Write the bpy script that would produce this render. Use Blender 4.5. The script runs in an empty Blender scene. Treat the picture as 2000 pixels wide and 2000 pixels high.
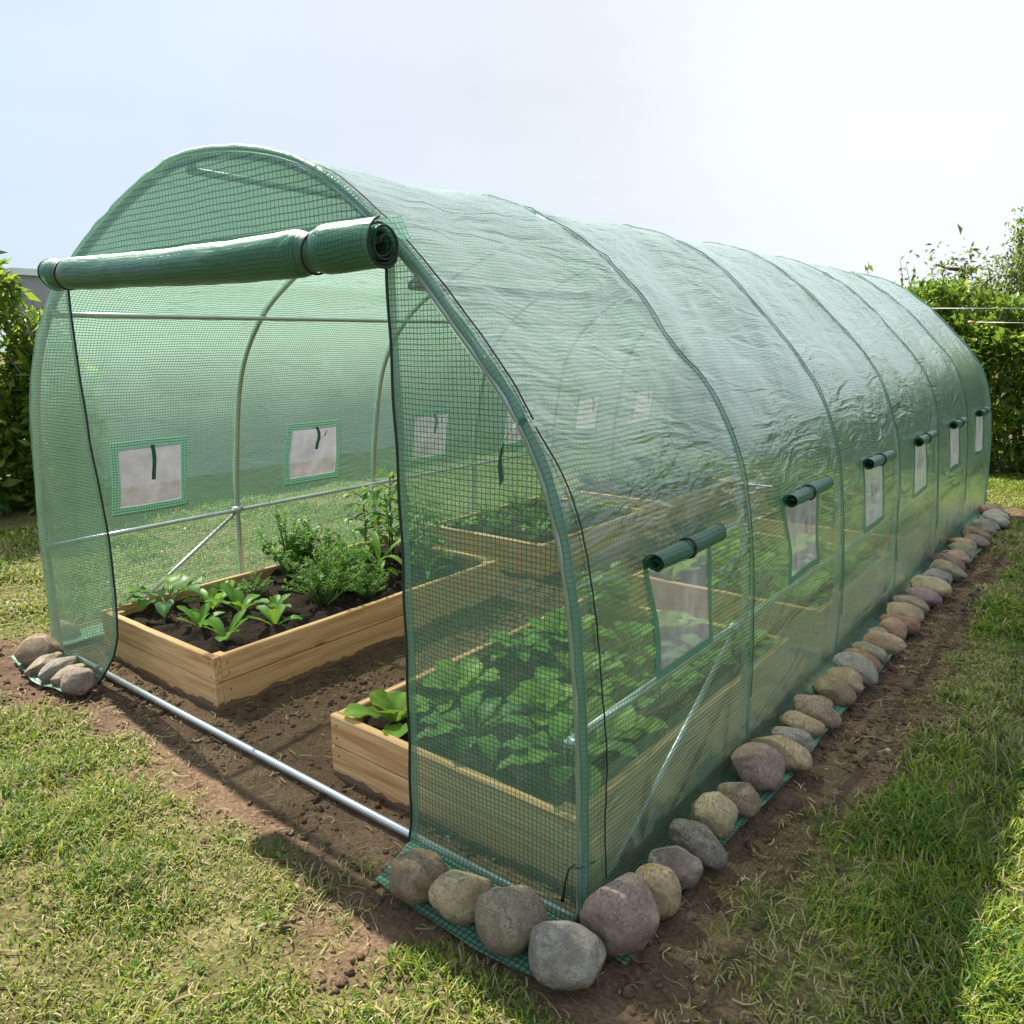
import bpy, bmesh, math, random
import numpy as np
from mathutils import Vector, Matrix, noise

random.seed(7)
RNG = np.random.default_rng(11)
scene = bpy.context.scene
COL = scene.collection
L = 6.11
BAY = L / 6.0

# ------------------------------------------------------------------ helpers
def link(o, parent=None):
    COL.objects.link(o)
    if parent is not None:
        o.parent = parent
    return o

def tag(o, label=None, cat=None, group=None, kind=None):
    if label: o['label'] = label
    if cat: o['category'] = cat
    if group: o['group'] = group
    if kind: o['kind'] = kind
    return o

def empty(name, loc=(0, 0, 0), rz=0.0):
    o = bpy.data.objects.new(name, None)
    o.location = loc
    o.rotation_euler = (0, 0, rz)
    o.empty_display_size = 0.1
    return link(o)

class MB:
    """collects vertices and faces (and uv / colours) for ONE mesh"""
    def __init__(s):
        s.v = []; s.f = []; s.uv = None; s.col = None
    def add(s, verts, faces):
        b = len(s.v)
        s.v.extend([tuple(p) for p in verts])
        s.f.extend([tuple(i + b for i in f) for f in faces])
    def box(s, lo, hi):
        x0, y0, z0 = lo; x1, y1, z1 = hi
        s.add([(x0,y0,z0),(x1,y0,z0),(x1,y1,z0),(x0,y1,z0),(x0,y0,z1),(x1,y0,z1),(x1,y1,z1),(x0,y1,z1)],
              [(0,3,2,1),(4,5,6,7),(0,1,5,4),(1,2,6,5),(2,3,7,6),(3,0,4,7)])
    def tube(s, pts, r, n=8, cap=True):
        pts = [Vector(p) for p in pts]
        rr = r if isinstance(r, (list, tuple)) else [r] * len(pts)
        up = Vector((0, 0, 1))
        t0 = (pts[1] - pts[0]).normalized()
        if abs(t0.dot(up)) > .95: up = Vector((1, 0, 0))
        a = t0.cross(up).normalized()
        b0 = len(s.v)
        for i, p in enumerate(pts):
            t = (pts[min(i+1, len(pts)-1)] - pts[max(i-1, 0)]).normalized()
            a = (a - t * a.dot(t)).normalized()
            b = t.cross(a)
            for k in range(n):
                an = 2 * math.pi * k / n
                s.v.append(tuple(p + (a * math.cos(an) + b * math.sin(an)) * rr[i]))
        for i in range(len(pts) - 1):
            for k in range(n):
                k2 = (k + 1) % n
                s.f.append((b0+i*n+k, b0+i*n+k2, b0+(i+1)*n+k2, b0+(i+1)*n+k))
        if cap:
            s.f.append(tuple(b0 + k for k in range(n))[::-1])
            e = b0 + (len(pts)-1) * n
            s.f.append(tuple(e + k for k in range(n)))
    def build(s, name, mat, parent=None, smooth=True, loc=None):
        me = bpy.data.meshes.new(name)
        me.from_pydata(s.v, [], s.f)
        if s.uv is not None:
            lay = me.uv_layers.new(name='UVMap')
            idx = np.empty(len(me.loops), dtype=np.int32); me.loops.foreach_get('vertex_index', idx)
            lay.data.foreach_set('uv', np.asarray(s.uv, dtype=np.float32)[idx].ravel())
        if s.col is not None:
            a = me.color_attributes.new('tint', 'FLOAT_COLOR', 'POINT')
            a.data.foreach_set('color', np.asarray(s.col, dtype=np.float32).ravel())
        if smooth:
            me.polygons.foreach_set('use_smooth', np.ones(len(me.polygons), dtype=bool))
        if mat is not None: me.materials.append(mat)
        o = bpy.data.objects.new(name, me)
        if loc is not None: o.location = loc
        return link(o, parent)

def np_mesh(name, V, F, mat, parent=None, smooth=True, uv=None, col=None):
    """V (n,3), F (m,k) fixed polygon size, fast"""
    V = np.ascontiguousarray(V, dtype=np.float32); F = np.ascontiguousarray(F, dtype=np.int32)
    me = bpy.data.meshes.new(name)
    me.vertices.add(len(V)); me.vertices.foreach_set('co', V.ravel())
    me.loops.add(F.size); me.loops.foreach_set('vertex_index', F.ravel())
    me.polygons.add(len(F))
    me.polygons.foreach_set('loop_start', np.arange(0, F.size, F.shape[1], dtype=np.int32))
    if smooth: me.polygons.foreach_set('use_smooth', np.ones(len(F), dtype=bool))
    me.update(calc_edges=True)
    if uv is not None:
        lay = me.uv_layers.new(name='UVMap')
        lay.data.foreach_set('uv', np.asarray(uv, dtype=np.float32)[F.ravel()].ravel())
    if col is not None:
        a = me.color_attributes.new('tint', 'FLOAT_COLOR', 'POINT')
        c = np.ones((len(V), 4), dtype=np.float32); c[:, :3] = col
        a.data.foreach_set('color', c.ravel())
    if mat is not None: me.materials.append(mat)
    o = bpy.data.objects.new(name, me)
    return link(o, parent)

def grid_faces(nu, nv):
    i = np.arange(nu - 1)[:, None] * nv + np.arange(nv - 1)[None, :]
    i = i.ravel()
    return np.stack([i, i + nv, i + nv + 1, i + 1], axis=1)

def _hash(ix, iy, seed):
    h = (ix.astype(np.int64) * 374761393 + iy.astype(np.int64) * 668265263 + seed * 1442695041) & 0xffffffff
    h = ((h ^ (h >> 13)) * 1274126177) & 0xffffffff
    h = h ^ (h >> 16)
    return (h & 0xffff) / 65535.0
def vnoise(x, y, seed=0):
    x = np.asarray(x, float); y = np.asarray(y, float)
    ix = np.floor(x); iy = np.floor(y); fx = x - ix; fy = y - iy
    fx = fx * fx * (3 - 2 * fx); fy = fy * fy * (3 - 2 * fy)
    ix = ix.astype(np.int64); iy = iy.astype(np.int64)
    a = _hash(ix, iy, seed); b = _hash(ix+1, iy, seed); c = _hash(ix, iy+1, seed); d = _hash(ix+1, iy+1, seed)
    return (a*(1-fx)+b*fx)*(1-fy) + (c*(1-fx)+d*fx)*fy - .5
def fbm(x, y, seed=0, oct=4, gain=.5):
    s = 0; a = 1.; 
    for k in range(oct):
        s = s + a * vnoise(x * 2**k, y * 2**k, seed + 17*k); a *= gain
    return s
def sstep(a, b, x):
    t = np.clip((x - a) / (b - a), 0, 1); return t*t*(3-2*t)

# ------------------------------------------------------------------ tunnel profile (arc)
PTS = [(1.500,0),(1.497,.3),(1.485,.6),(1.455,.88),(1.41,1.07),(1.345,1.215),(1.25,1.345),(1.125,1.475),(1.01,1.60),(.86,1.73),(.69,1.85),(.50,1.932),(.25,1.985),
       (0,2.003),(-.152,1.985),(-.417,1.915),(-.634,1.838),(-.80,1.768),(-1.08,1.610),(-1.27,1.415),(-1.375,1.215),(-1.44,.92),(-1.488,.6),(-1.499,.3),(-1.500,0)]
def _profile():
    P = np.array(PTS); ext = np.vstack([2*P[0]-P[1], P, 2*P[-1]-P[-2]])
    out = []
    for i in range(1, len(ext)-2):
        for t in np.linspace(0, 1, 24, endpoint=False):
            a,b,c,d = ext[i-1],ext[i],ext[i+1],ext[i+2]
            out.append(.5*((2*b)+(-a+c)*t+(2*a-5*b+4*c-d)*t*t+(-a+3*b-3*c+d)*t**3))
    out.append(P[-1]); out = np.array(out)
    s = np.r_[0, np.cumsum(np.hypot(*np.diff(out, axis=0).T))]
    n = 700; su = np.linspace(0, s[-1], n)
    q = np.stack([np.interp(su, s, out[:,0]), np.interp(su, s, out[:,1])], 1)
    ker = np.exp(-np.linspace(-2.2,2.2,41)**2/2); ker /= ker.sum()
    pad = 20
    for ax in (0, 1):
        e = np.r_[2*q[0,ax]-q[1:pad+1,ax][::-1], q[:,ax], 2*q[-1,ax]-q[-pad-1:-1,ax][::-1]]
        q[:,ax] = np.convolve(e, ker, 'valid')
    t = np.gradient(q, axis=0); t /= np.linalg.norm(t, axis=1)[:,None]
    nrm = np.stack([t[:,1], -t[:,0]], 1)
    return su, q, nrm
SU, Q, QN = _profile()
STOT = SU[-1]
def prof(s, off=0.):
    s = np.asarray(s, float)
    x = np.interp(s, SU, Q[:,0]) + off*np.interp(s, SU, QN[:,0])
    z = np.interp(s, SU, Q[:,1]) + off*np.interp(s, SU, QN[:,1])
    return x, z
IM = int(np.argmax(Q[:,1]))
S_TOP = SU[IM]
def s_at_z(z, right=True):
    if right: return float(np.interp(z, Q[:IM,1], SU[:IM]))
    return float(np.interp(z, Q[IM:,1][::-1], SU[IM:][::-1]))
def x_at_z(z, right=True):
    return float(np.interp(s_at_z(z, right), SU, Q[:,0]))
# ------------------------------------------------------------------ materials
class NT:
    def __init__(s, name):
        s.m = bpy.data.materials.new(name); s.m.use_nodes = True
        s.t = s.m.node_tree; s.t.nodes.clear()
        s.out = s.n('ShaderNodeOutputMaterial')
    def n(s, typ, **kw):
        nd = s.t.nodes.new(typ)
        for k, v in kw.items(): setattr(nd, k, v)
        return nd
    def l(s, a, b): s.t.links.new(a, b)
    def put(s, sock, v):
        if hasattr(v, 'is_linked'): s.l(v, sock)
        else: sock.default_value = v
    def math(s, op, a, b=None, c=None, clamp=False):
        nd = s.n('ShaderNodeMath', operation=op); nd.use_clamp = clamp
        s.put(nd.inputs[0], a)
        if b is not None: s.put(nd.inputs[1], b)
        if c is not None: s.put(nd.inputs[2], c)
        return nd.outputs[0]
    def mixc(s, f, a, b, blend='MIX'):
        nd = s.n('ShaderNodeMix', data_type='RGBA', blend_type=blend)
        s.put(nd.inputs[0], f); s.put(nd.inputs[6], a if hasattr(a,'is_linked') else (*a, 1)); s.put(nd.inputs[7], b if hasattr(b,'is_linked') else (*b, 1))
        return nd.outputs[2]
    def mixf(s, f, a, b):
        nd = s.n('ShaderNodeMix', data_type='FLOAT')
        s.put(nd.inputs[0], f); s.put(nd.inputs[2], a); s.put(nd.inputs[3], b)
        return nd.outputs[0]
    def noise(s, vec, scale, detail=4, rough=.55, dist=0):
        nd = s.n('ShaderNodeTexNoise'); nd.inputs['Scale'].default_value = scale; nd.inputs['Detail'].default_value = detail
        nd.inputs['Roughness'].default_value = rough; nd.inputs['Distortion'].default_value = dist
        if vec is not None: s.l(vec, nd.inputs['Vector'])
        return nd
    def ramp(s, f, stops):
        nd = s.n('ShaderNodeValToRGB'); s.l(f, nd.inputs[0])
        el = nd.color_ramp.elements
        while len(el) < len(stops): el.new(.5)
        for e, (p, c) in zip(el, stops):
            e.position = p; e.color = (*c, 1) if len(c) == 3 else c
        return nd.outputs[0]
    def mapv(s, vec, scale=(1,1,1), rot=(0,0,0), loc=(0,0,0)):
        nd = s.n('ShaderNodeMapping'); s.l(vec, nd.inputs[0])
        nd.inputs['Scale'].default_value = scale; nd.inputs['Rotation'].default_value = rot; nd.inputs['Location'].default_value = loc
        return nd.outputs[0]
    def bump(s, h, strength, dist, normal=None):
        nd = s.n('ShaderNodeBump'); nd.inputs['Strength'].default_value = strength; nd.inputs['Distance'].default_value = dist
        s.l(h, nd.inputs['Height'])
        if normal is not None: s.l(normal, nd.inputs['Normal'])
        return nd.outputs[0]
    def mixs(s, f, a, b):
        nd = s.n('ShaderNodeMixShader'); s.put(nd.inputs[0], f); s.l(a, nd.inputs[1]); s.l(b, nd.inputs[2]); return nd.outputs[0]
    def bsdf(s, typ, color, normal=None, rough=None):
        nd = s.n(typ); s.put(nd.inputs['Color'], color if hasattr(color,'is_linked') else (*color, 1))
        if rough is not None: s.put(nd.inputs['Roughness'], rough)
        if normal is not None: s.l(normal, nd.inputs['Normal'])
        return nd.outputs[0]
    def principled(s, color, rough=.6, normal=None, metallic=0., spec=.5):
        nd = s.n('ShaderNodeBsdfPrincipled')
        s.put(nd.inputs['Base Color'], color if hasattr(color,'is_linked') else (*color, 1))
        s.put(nd.inputs['Roughness'], rough); nd.inputs['Metallic'].default_value = metallic
        nd.inputs['Specular IOR Level'].default_value = spec
        if normal is not None: s.l(normal, nd.inputs['Normal'])
        return nd.outputs[0]
    def done(s, sh):
        s.l(sh, s.out.inputs['Surface']); return s.m

def film_material(name, pitch=.014, width=.2, film_op=.18, thread_op=.74, graze=.66, film_col=(.50,.68,.57), thread_col=(.070,.17,.105), tcol=(.87,.945,.88), wrinkle=1.0, gloss=.75, rough=.30, shine=4.2, gpow=2.3, width2=None, top_op=0.):
    k = NT(name)
    uv = k.n('ShaderNodeUVMap', uv_map='UVMap').outputs[0]
    # slightly warped weave so threads are never ruler straight
    wn = k.noise(uv, 5.0, 2)
    warp = k.n('ShaderNodeVectorMath', operation='MULTIPLY_ADD')
    k.l(wn.outputs['Color'], warp.inputs[0]); warp.inputs[1].default_value = (.012, .012, 0); k.l(uv, warp.inputs[2])
    sep = k.n('ShaderNodeSeparateXYZ'); k.l(warp.outputs[0], sep.inputs[0])
    def lines(c, wd):
        f = k.math('FRACT', k.math('DIVIDE', c, pitch))
        d = k.math('ABSOLUTE', k.math('SUBTRACT', f, .5))
        return k.math('LESS_THAN', d, wd / 2)
    g = k.math('MAXIMUM', lines(sep.outputs[0], width), lines(sep.outputs[1], width2 or width))
    # crinkles of the sheet: long diagonal folds and small creases
    m1 = k.mapv(uv, (1.5, 5.0, 1), (0, 0, .42)); n1 = k.noise(m1, 1.5, 3, .5, 1.1)
    m2 = k.mapv(uv, (5, 15, 1), (0, 0, .30)); n2 = k.noise(m2, 1.5, 3, .5, 1.3)
    m3 = k.mapv(uv, (30, 30, 1)); n3 = k.noise(m3, 2.0, 2, .5)
    r1 = k.math('ABSOLUTE', k.math('SUBTRACT', n1.outputs[0], .5)); r2 = k.math('ABSOLUTE', k.math('SUBTRACT', n2.outputs[0], .5))
    nm = k.noise(uv, 2.1, 2); msk = k.ramp(nm.outputs[0], [(.36,(.25,.25,.25)),(.62,(1,1,1))])
    h = k.math('MULTIPLY', k.math('ADD', k.math('MULTIPLY', r1, .040*wrinkle), k.math('MULTIPLY', r2, .0085*wrinkle)), msk)
    h = k.math('ADD', h, k.math('MULTIPLY', n3.outputs[0], .0003))
    h = k.math('ADD', h, k.math('MULTIPLY', g, .0002))
    nb = k.bump(h, .8, 1.0)
    lw = k.n('ShaderNodeLayerWeight'); lw.inputs['Blend'].default_value = .5
    fac3 = k.math('POWER', lw.outputs['Facing'], gpow)
    fo = k.math('ADD', film_op, k.math('MULTIPLY', fac3, graze))
    if top_op:      # extra film opacity on the upper part of the arch, with uneven edge
        su = k.n('ShaderNodeSeparateXYZ'); k.l(uv, su.inputs[0]); ed = k.math('MINIMUM', su.outputs[1], k.math('SUBTRACT', STOT, su.outputs[1]))
        dn_ = k.noise(uv, 2.4, 5, .6)
        dm = k.n('ShaderNodeMapRange'); dm.interpolation_type = 'SMOOTHSTEP'; k.l(k.math('ADD', ed, k.math('MULTIPLY', dn_.outputs[0], .5)), dm.inputs[0])
        dm.inputs[1].default_value = 1.12; dm.inputs[2].default_value = 1.85; dm.inputs[3].default_value = 0; dm.inputs[4].default_value = top_op
        fo = k.math('ADD', fo, dm.outputs[0], clamp=True)
    op = k.mixf(g, fo, k.math('MAXIMUM', fo, thread_op))
    big = k.noise(uv, 1.3, 4)
    fc = k.mixc(k.math('MULTIPLY', big.outputs[0], .5), film_col, tuple(min(1, c*1.35+.02) for c in film_col))
    c = k.mixc(g, fc, thread_col)
    body = k.mixs(.55, k.bsdf('ShaderNodeBsdfDiffuse', c, nb), k.bsdf('ShaderNodeBsdfTranslucent', c, nb))
    sh = k.mixs(op, k.bsdf('ShaderNodeBsdfTransparent', tcol), body)
    lw2 = k.n('ShaderNodeLayerWeight'); lw2.inputs['Blend'].default_value = .5; k.l(nb, lw2.inputs['Normal'])
    fr = k.math('ADD', .035, k.math('MULTIPLY', k.math('POWER', lw2.outputs['Facing'], shine), .95))
    gl = k.bsdf('ShaderNodeBsdfGlossy', (.88,.97,.92), nb, rough)
    sh = k.mixs(k.math('MULTIPLY', fr, gloss, clamp=True), sh, gl)
    return k.done(sh)

M = {}
M['film'] = film_material('green_mesh_film', width=.19, width2=.34, wrinkle=1.15, gloss=1.0, shine=2.5, rough=.24, film_op=.12, graze=1.12, gpow=4.3, film_col=(.42,.60,.48), top_op=.48)
M['panel'] = film_material('green_mesh_panel', pitch=.0135, width=.18, film_op=.25, thread_op=.82, wrinkle=.35, gloss=.55, graze=.45, film_col=(.38,.55,.43))
M['hood'] = film_material('green_mesh_hood', pitch=.019, width=.17, film_op=.60, thread_op=.90, wrinkle=.4, gloss=.6, graze=.4, film_col=(.26,.50,.37))
M['hem'] = film_material('green_doubled_hem', width=.14, film_op=.58, thread_op=.85, film_col=(.25,.42,.33), thread_col=(.07,.20,.14), wrinkle=.4, gloss=.7)
M['border'] = film_material('green_window_border', width=.16, film_op=.72, thread_op=.92, film_col=(.11,.25,.19), thread_col=(.06,.17,.12), wrinkle=.3, gloss=.6)
M['roll'] = film_material('green_rolled_film', pitch=.013, film_op=.97, thread_op=1., film_col=(.075,.245,.155), thread_col=(.026,.115,.07), wrinkle=.5, gloss=.6, rough=.36, graze=.1)
M['skirt'] = film_material('green_ground_skirt', pitch=.016, width=.24, film_op=.86, thread_op=.97, film_col=(.20,.39,.28), thread_col=(.045,.16,.10), wrinkle=.5, gloss=.6)

def screen_material():
    k = NT('white_insect_screen')
    lw = k.n('ShaderNodeLayerWeight'); lw.inputs['Blend'].default_value = .5
    uv = k.n('ShaderNodeUVMap', uv_map='UVMap').outputs[0]
    nz = k.noise(uv, 9, 3)
    op = k.math('ADD', .27, k.math('MULTIPLY', k.math('POWER', lw.outputs['Facing'], 2.), .6), clamp=True)
    op = k.math('ADD', op, k.math('MULTIPLY', k.math('SUBTRACT', nz.outputs[0], .5), .35), clamp=True)
    body = k.mixs(.5, k.bsdf('ShaderNodeBsdfDiffuse', (.58,.56,.58)), k.bsdf('ShaderNodeBsdfTranslucent', (.58,.56,.58)))
    return k.done(k.mixs(op, k.bsdf('ShaderNodeBsdfTransparent', (.96,.95,.96)), body))
M['screen'] = screen_material()

def simple(name, color, rough=.5, metallic=0., spec=.5, nscale=0, namt=.3, bump=0.):
    k = NT(name)
    tc = k.n('ShaderNodeTexCoord').outputs['Object']
    c = color; nb = None
    if nscale:
        nz = k.noise(tc, nscale, 5)
        c = k.mixc(nz.outputs[0], tuple(x*(1-namt) for x in color), tuple(min(1, x*(1+namt)) for x in color))
        if bump: nb = k.bump(nz.outputs[0], .6, bump)
    return k.done(k.principled(c, rough, nb, metallic, spec))
M['black'] = simple('black_piping', (.012,.014,.013), .55)
M['steel'] = simple('galvanised_steel', (.52,.55,.58), .38, .85, nscale=14, namt=.18, bump=.0006)
M['strap'] = simple('dark_green_strap', (.02,.10,.06), .6, nscale=40)
M['wire'] = simple('pale_wire', (.38,.39,.36), .4, .3)
M['cane'] = simple('bamboo_cane', (.42,.24,.12), .6, nscale=20)
M['render'] = simple('grey_wall_render', (.36,.335,.36), .9, nscale=3, namt=.08)
M['coping'] = simple('white_coping', (.78,.78,.80), .6, nscale=4, namt=.05)
M['screw'] = simple('zinc_screw', (.20,.19,.17), .45, .7)
M['bark'] = simple('bark', (.10,.075,.055), .9, nscale=18, namt=.5, bump=.01)

def wood_material():
    k = NT('pale_pine')
    tc = k.n('ShaderNodeTexCoord').outputs['Object']
    oi = k.n('ShaderNodeObjectInfo')
    off = k.n('ShaderNodeVectorMath', operation='ADD'); k.l(tc, off.inputs[0])
    sc = k.n('ShaderNodeVectorMath', operation='SCALE'); k.l(oi.outputs['Location'], sc.inputs[0]); sc.inputs['Scale'].default_value = 3.7
    k.l(sc.outputs[0], off.inputs[1]); v = off.outputs[0]
    g1 = k.noise(k.mapv(v, (1.2, 22, 22)), 2.0, 5, .6, .6)
    g2 = k.noise(k.mapv(v, (3, 120, 120)), 1.5, 3, .6)
    rnd = oi.outputs['Random']
    base = k.ramp(g1.outputs[0], [(.30, (.44,.20,.08)), (.48, (.68,.38,.17)), (.68, (.80,.53,.28))])
    c = k.mixc(k.math('MULTIPLY', k.ramp(g2.outputs[0], [(.45,(0,0,0)),(.7,(1,1,1))]), .55), base, (.36,.19,.085))
    c = k.mixc(k.math('MULTIPLY', rnd, .35), c, (.72,.46,.22))
    vo = k.n('ShaderNodeTexVoronoi'); k.l(k.mapv(v, (2.6, .01, 8)), vo.inputs['Vector']); vo.inputs['Scale'].default_value = 1.0
    knot = k.ramp(vo.outputs['Distance'], [(.0, (1,1,1)), (.07, (.8,.8,.8)), (.12, (0,0,0))])
    vs = k.n('ShaderNodeSeparateColor'); k.l(vo.outputs['Color'], vs.inputs[0])
    c = k.mixc(k.math('MULTIPLY', k.math('MULTIPLY', knot, k.math('GREATER_THAN', vs.outputs[0], .62)), .85), c, (.14,.06,.03))
    # soil smudge low on the outside
    geo = k.n('ShaderNodeNewGeometry'); sp = k.n('ShaderNodeSeparateXYZ'); k.l(geo.outputs['Position'], sp.inputs[0])
    sm = k.noise(tc, 13, 5)
    dirt = k.math('LESS_THAN', k.math('ADD', sp.outputs[2], k.math('MULTIPLY', k.math('SUBTRACT', sm.outputs[0], .5), .07)), .018)
    c = k.mixc(k.math('MULTIPLY', dirt, .8), c, (.10,.065,.045))
    nb = k.bump(g2.outputs[0], .35, .002)
    return k.done(k.principled(c, .62, nb, 0, .3))
M['wood'] = wood_material()

def soil_material(name, dark, light, straw=True):
    k = NT(name)
    tc = k.n('ShaderNodeTexCoord').outputs['Object']
    a = k.noise(tc, 9, 8, .65); b = k.noise(tc, 70, 5, .6); d = k.noise(tc, 2.2, 4)
    f = k.math('ADD', k.math('MULTIPLY', a.outputs[0], .6), k.math('MULTIPLY', b.outputs[0], .4))
    c = k.mixc(k.ramp(f, [(.36,(0,0,0)),(.64,(1,1,1))]), dark, light)
    c = k.mixc(k.math('MULTIPLY', d.outputs[0], .5), c, dark)
    vo = k.n('ShaderNodeTexVoronoi'); k.l(tc, vo.inputs['Vector']); vo.inputs['Scale'].default_value = 95
    h = k.math('ADD', k.math('MULTIPLY', a.outputs[0], .5), k.math('MULTIPLY', b.outputs[0], .35))
    h = k.math('ADD', h, k.math('MULTIPLY', vo.outputs['Distance'], .25))
    nb = k.bump(h, .9, .018)
    return k.done(k.principled(c, .93, nb, 0, .15))
M['bedsoil'] = soil_material('dark_bed_soil', (.016,.010,.008), (.060,.038,.028))
M['clod'] = soil_material('soil_clod_brown', (.06,.036,.023), (.22,.14,.09))

def attr_leaf(name, rough=.45, trans=.45, spec=.4, vein=True):
    k = NT(name)
    at = k.n('ShaderNodeVertexColor', layer_name='tint')
    oi = k.n('ShaderNodeObjectInfo')
    tc = k.n('ShaderNodeTexCoord').outputs['Object']
    nz = k.noise(tc, 45, 3)
    c = k.mixc(k.math('MULTIPLY', nz.outputs[0], .5), at.outputs[0], k.mixc(.5, at.outputs[0], (.02,.06,.01)))
    pr = k.principled(c, rough, None, 0, spec)
    tr = k.bsdf('ShaderNodeBsdfTranslucent', k.mixc(.5, c, (.30,.42,.05)))
    return k.done(k.mixs(trans, pr, tr))
M['leaf'] = attr_leaf('garden_leaf')
M['hedgeleaf'] = attr_leaf('hedge_leaf', .38, .58, .5)
M['grass'] = attr_leaf('grass_blade', .55, .35, .3)
M['litter'] = attr_leaf('dry_litter', .8, .1, .2)
M['stem'] = simple('green_stem', (.10,.17,.04), .5, nscale=30)

def stone_material():
    k = NT('river_stone')
    tc = k.n('ShaderNodeTexCoord').outputs['Object']
    oi = k.n('ShaderNodeObjectInfo')
    ad = k.n('ShaderNodeVectorMath', operation='ADD'); k.l(tc, ad.inputs[0])
    sc = k.n('ShaderNodeVectorMath', operation='SCALE'); k.l(oi.outputs['Location'], sc.inputs[0]); sc.inputs['Scale'].default_value = 5
    k.l(sc.outputs[0], ad.inputs[1]); v = ad.outputs[0]
    a = k.noise(v, 14, 6, .62, .4); b = k.noise(v, 120, 4, .7); c3 = k.noise(v, 34, 5, .6, .8)
    base = oi.outputs['Color']
    c = k.mixc(k.ramp(a.outputs[0], [(.35,(0,0,0)),(.68,(1,1,1))]), k.mixc(.42, base, (.075,.055,.045)), k.mixc(.22, base, (.50,.45,.38)))
    c = k.mixc(k.math('MULTIPLY', k.ramp(b.outputs[0], [(.50,(0,0,0)),(.68,(1,1,1))]), .38), c, (.06,.05,.045))
    c = k.mixc(k.math('MULTIPLY', k.ramp(b.outputs[0], [(.30,(1,1,1)),(.42,(0,0,0))]), .35), c, (.55,.50,.44))
    crack = k.ramp(k.math('ABSOLUTE', k.math('SUBTRACT', c3.outputs[0], .5)), [(0,(1,1,1)),(.010,(.6,.6,.6)),(.022,(0,0,0))])
    c = k.mixc(k.math('MULTIPLY', k.math('MULTIPLY', crack, k.ramp(a.outputs[0], [(.45,(0,0,0)),(.6,(1,1,1))])), .65), c, (.07,.045,.035))
    geo = k.n('ShaderNodeNewGeometry'); sz = k.n('ShaderNodeSeparateXYZ'); k.l(geo.outputs['Position'], sz.inputs[0])
    mud = k.ramp(k.math('ADD', k.math('MULTIPLY', sz.outputs[2], 6.), k.math('MULTIPLY', c3.outputs[0], .6)), [(.42,(1,1,1)),(.62,(0,0,0))])
    c = k.mixc(k.math('MULTIPLY', mud, .6), c, (.10,.062,.040))
    h = k.math('ADD', k.math('MULTIPLY', a.outputs[0], .6), k.math('MULTIPLY', b.outputs[0], .16))
    h = k.math('SUBTRACT', h, k.math('MULTIPLY', crack, .12))
    return k.done(k.principled(c, .78, k.bump(h, .7, .012), 0, .25))
M['stone'] = stone_material()

def ground_material():
    k = NT('garden_ground')
    tc = k.n('ShaderNodeTexCoord').outputs['Object']
    at = k.n('ShaderNodeVertexColor', layer_name='tint')     # red channel: how much turf covers the soil here
    sp = k.n('ShaderNodeSeparateColor'); k.l(at.outputs[0], sp.inputs[0])
    a = k.noise(tc, 7, 8, .7); b = k.noise(tc, 85, 6, .75); d = k.noise(tc, 1.1, 4)
    f = k.math('ADD', k.math('MULTIPLY', a.outputs[0], .40), k.math('MULTIPLY', b.outputs[0], .60))
    soil = k.ramp(f, [(.34,(.056,.035,.021)),(.5,(.165,.102,.062)),(.66,(.29,.20,.13))])
    wet = k.ramp(d.outputs[0], [(.38,(1,1,1)),(.6,(0,0,0))])
    soil = k.mixc(k.math('MULTIPLY', wet, .45), soil, (.040,.025,.018))
    turf = k.ramp(f, [(.34,(.035,.040,.014)),(.5,(.12,.11,.038)),(.64,(.30,.25,.12))])
    c = k.mixc(sp.outputs[0], soil, turf)
    vo = k.n('ShaderNodeTexVoronoi'); k.l(tc, vo.inputs['Vector']); vo.inputs['Scale'].default_value = 60
    h = k.math('ADD', k.math('MULTIPLY', a.outputs[0], .5), k.math('MULTIPLY', b.outputs[0], .4))
    h = k.math('ADD', h, k.math('MULTIPLY', vo.outputs['Distance'], .22))
    return k.done(k.principled(c, .95, k.bump(h, .9, .02), 0, .12))
M['ground'] = ground_material()

def wrinkle(s, y):
    """outward offset of the sheet"""
    fr = (y / BAY) % 1.0
    hi = sstep(.9, 2.0, np.minimum(s, STOT - s))
    sag = -.017*np.sin(math.pi*fr)**2*(.25+.75*hi)
    a, b = s*.82+y*.57, -s*.57+y*.82
    w = (np.abs(fbm(a*2.2, b*7, 3, 4))-.2)*-.020*hi + fbm(s*1.6, y*1.6, 9, 3)*.014
    near = np.exp(-((np.minimum(fr, 1-fr)*BAY)/.16)**2)
    w = w + near*hi*(np.abs(vnoise(s*9+y*4, y*3, 21))-.22)*-.022
    edge = sstep(0, .08, y)*sstep(0, .08, L-y)
    return np.maximum(sag + w, -.025)*edge + .0145

def warp(s, y):
    """the cloth is not cut or hung perfectly square"""
    e = sstep(0, .25, y)*sstep(0, .25, L-y)*sstep(0, .3, s)*sstep(0, .3, STOT-s)
    e = e*np.where(s < S_TOP, 1, .35)
    return s+e*.030*vnoise(s*3.1+4, y*3.7, 45), y+e*.065*vnoise(s*4.6+2, y*2.3, 44)

# ------------------------------------------------------------------ WORLD, SUN, CAMERA
SUN = Vector((-.79, .10, 1.0)).normalized()
elev = math.asin(SUN.z)
w = bpy.data.worlds.new('World'); scene.world = w; w.use_nodes = True
nt = w.node_tree; nt.nodes.clear()
sky = nt.nodes.new('ShaderNodeTexSky'); sky.sky_type = 'NISHITA'; sky.sun_disc = False
sky.sun_elevation = elev; sky.sun_rotation = math.atan2(SUN.x, SUN.y)
sky.air_density = 1.0; sky.dust_density = 2.2; sky.ozone_density = 1.0; sky.altitude = 50
bg = nt.nodes.new('ShaderNodeBackground'); bg.inputs[1].default_value = .148
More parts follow.
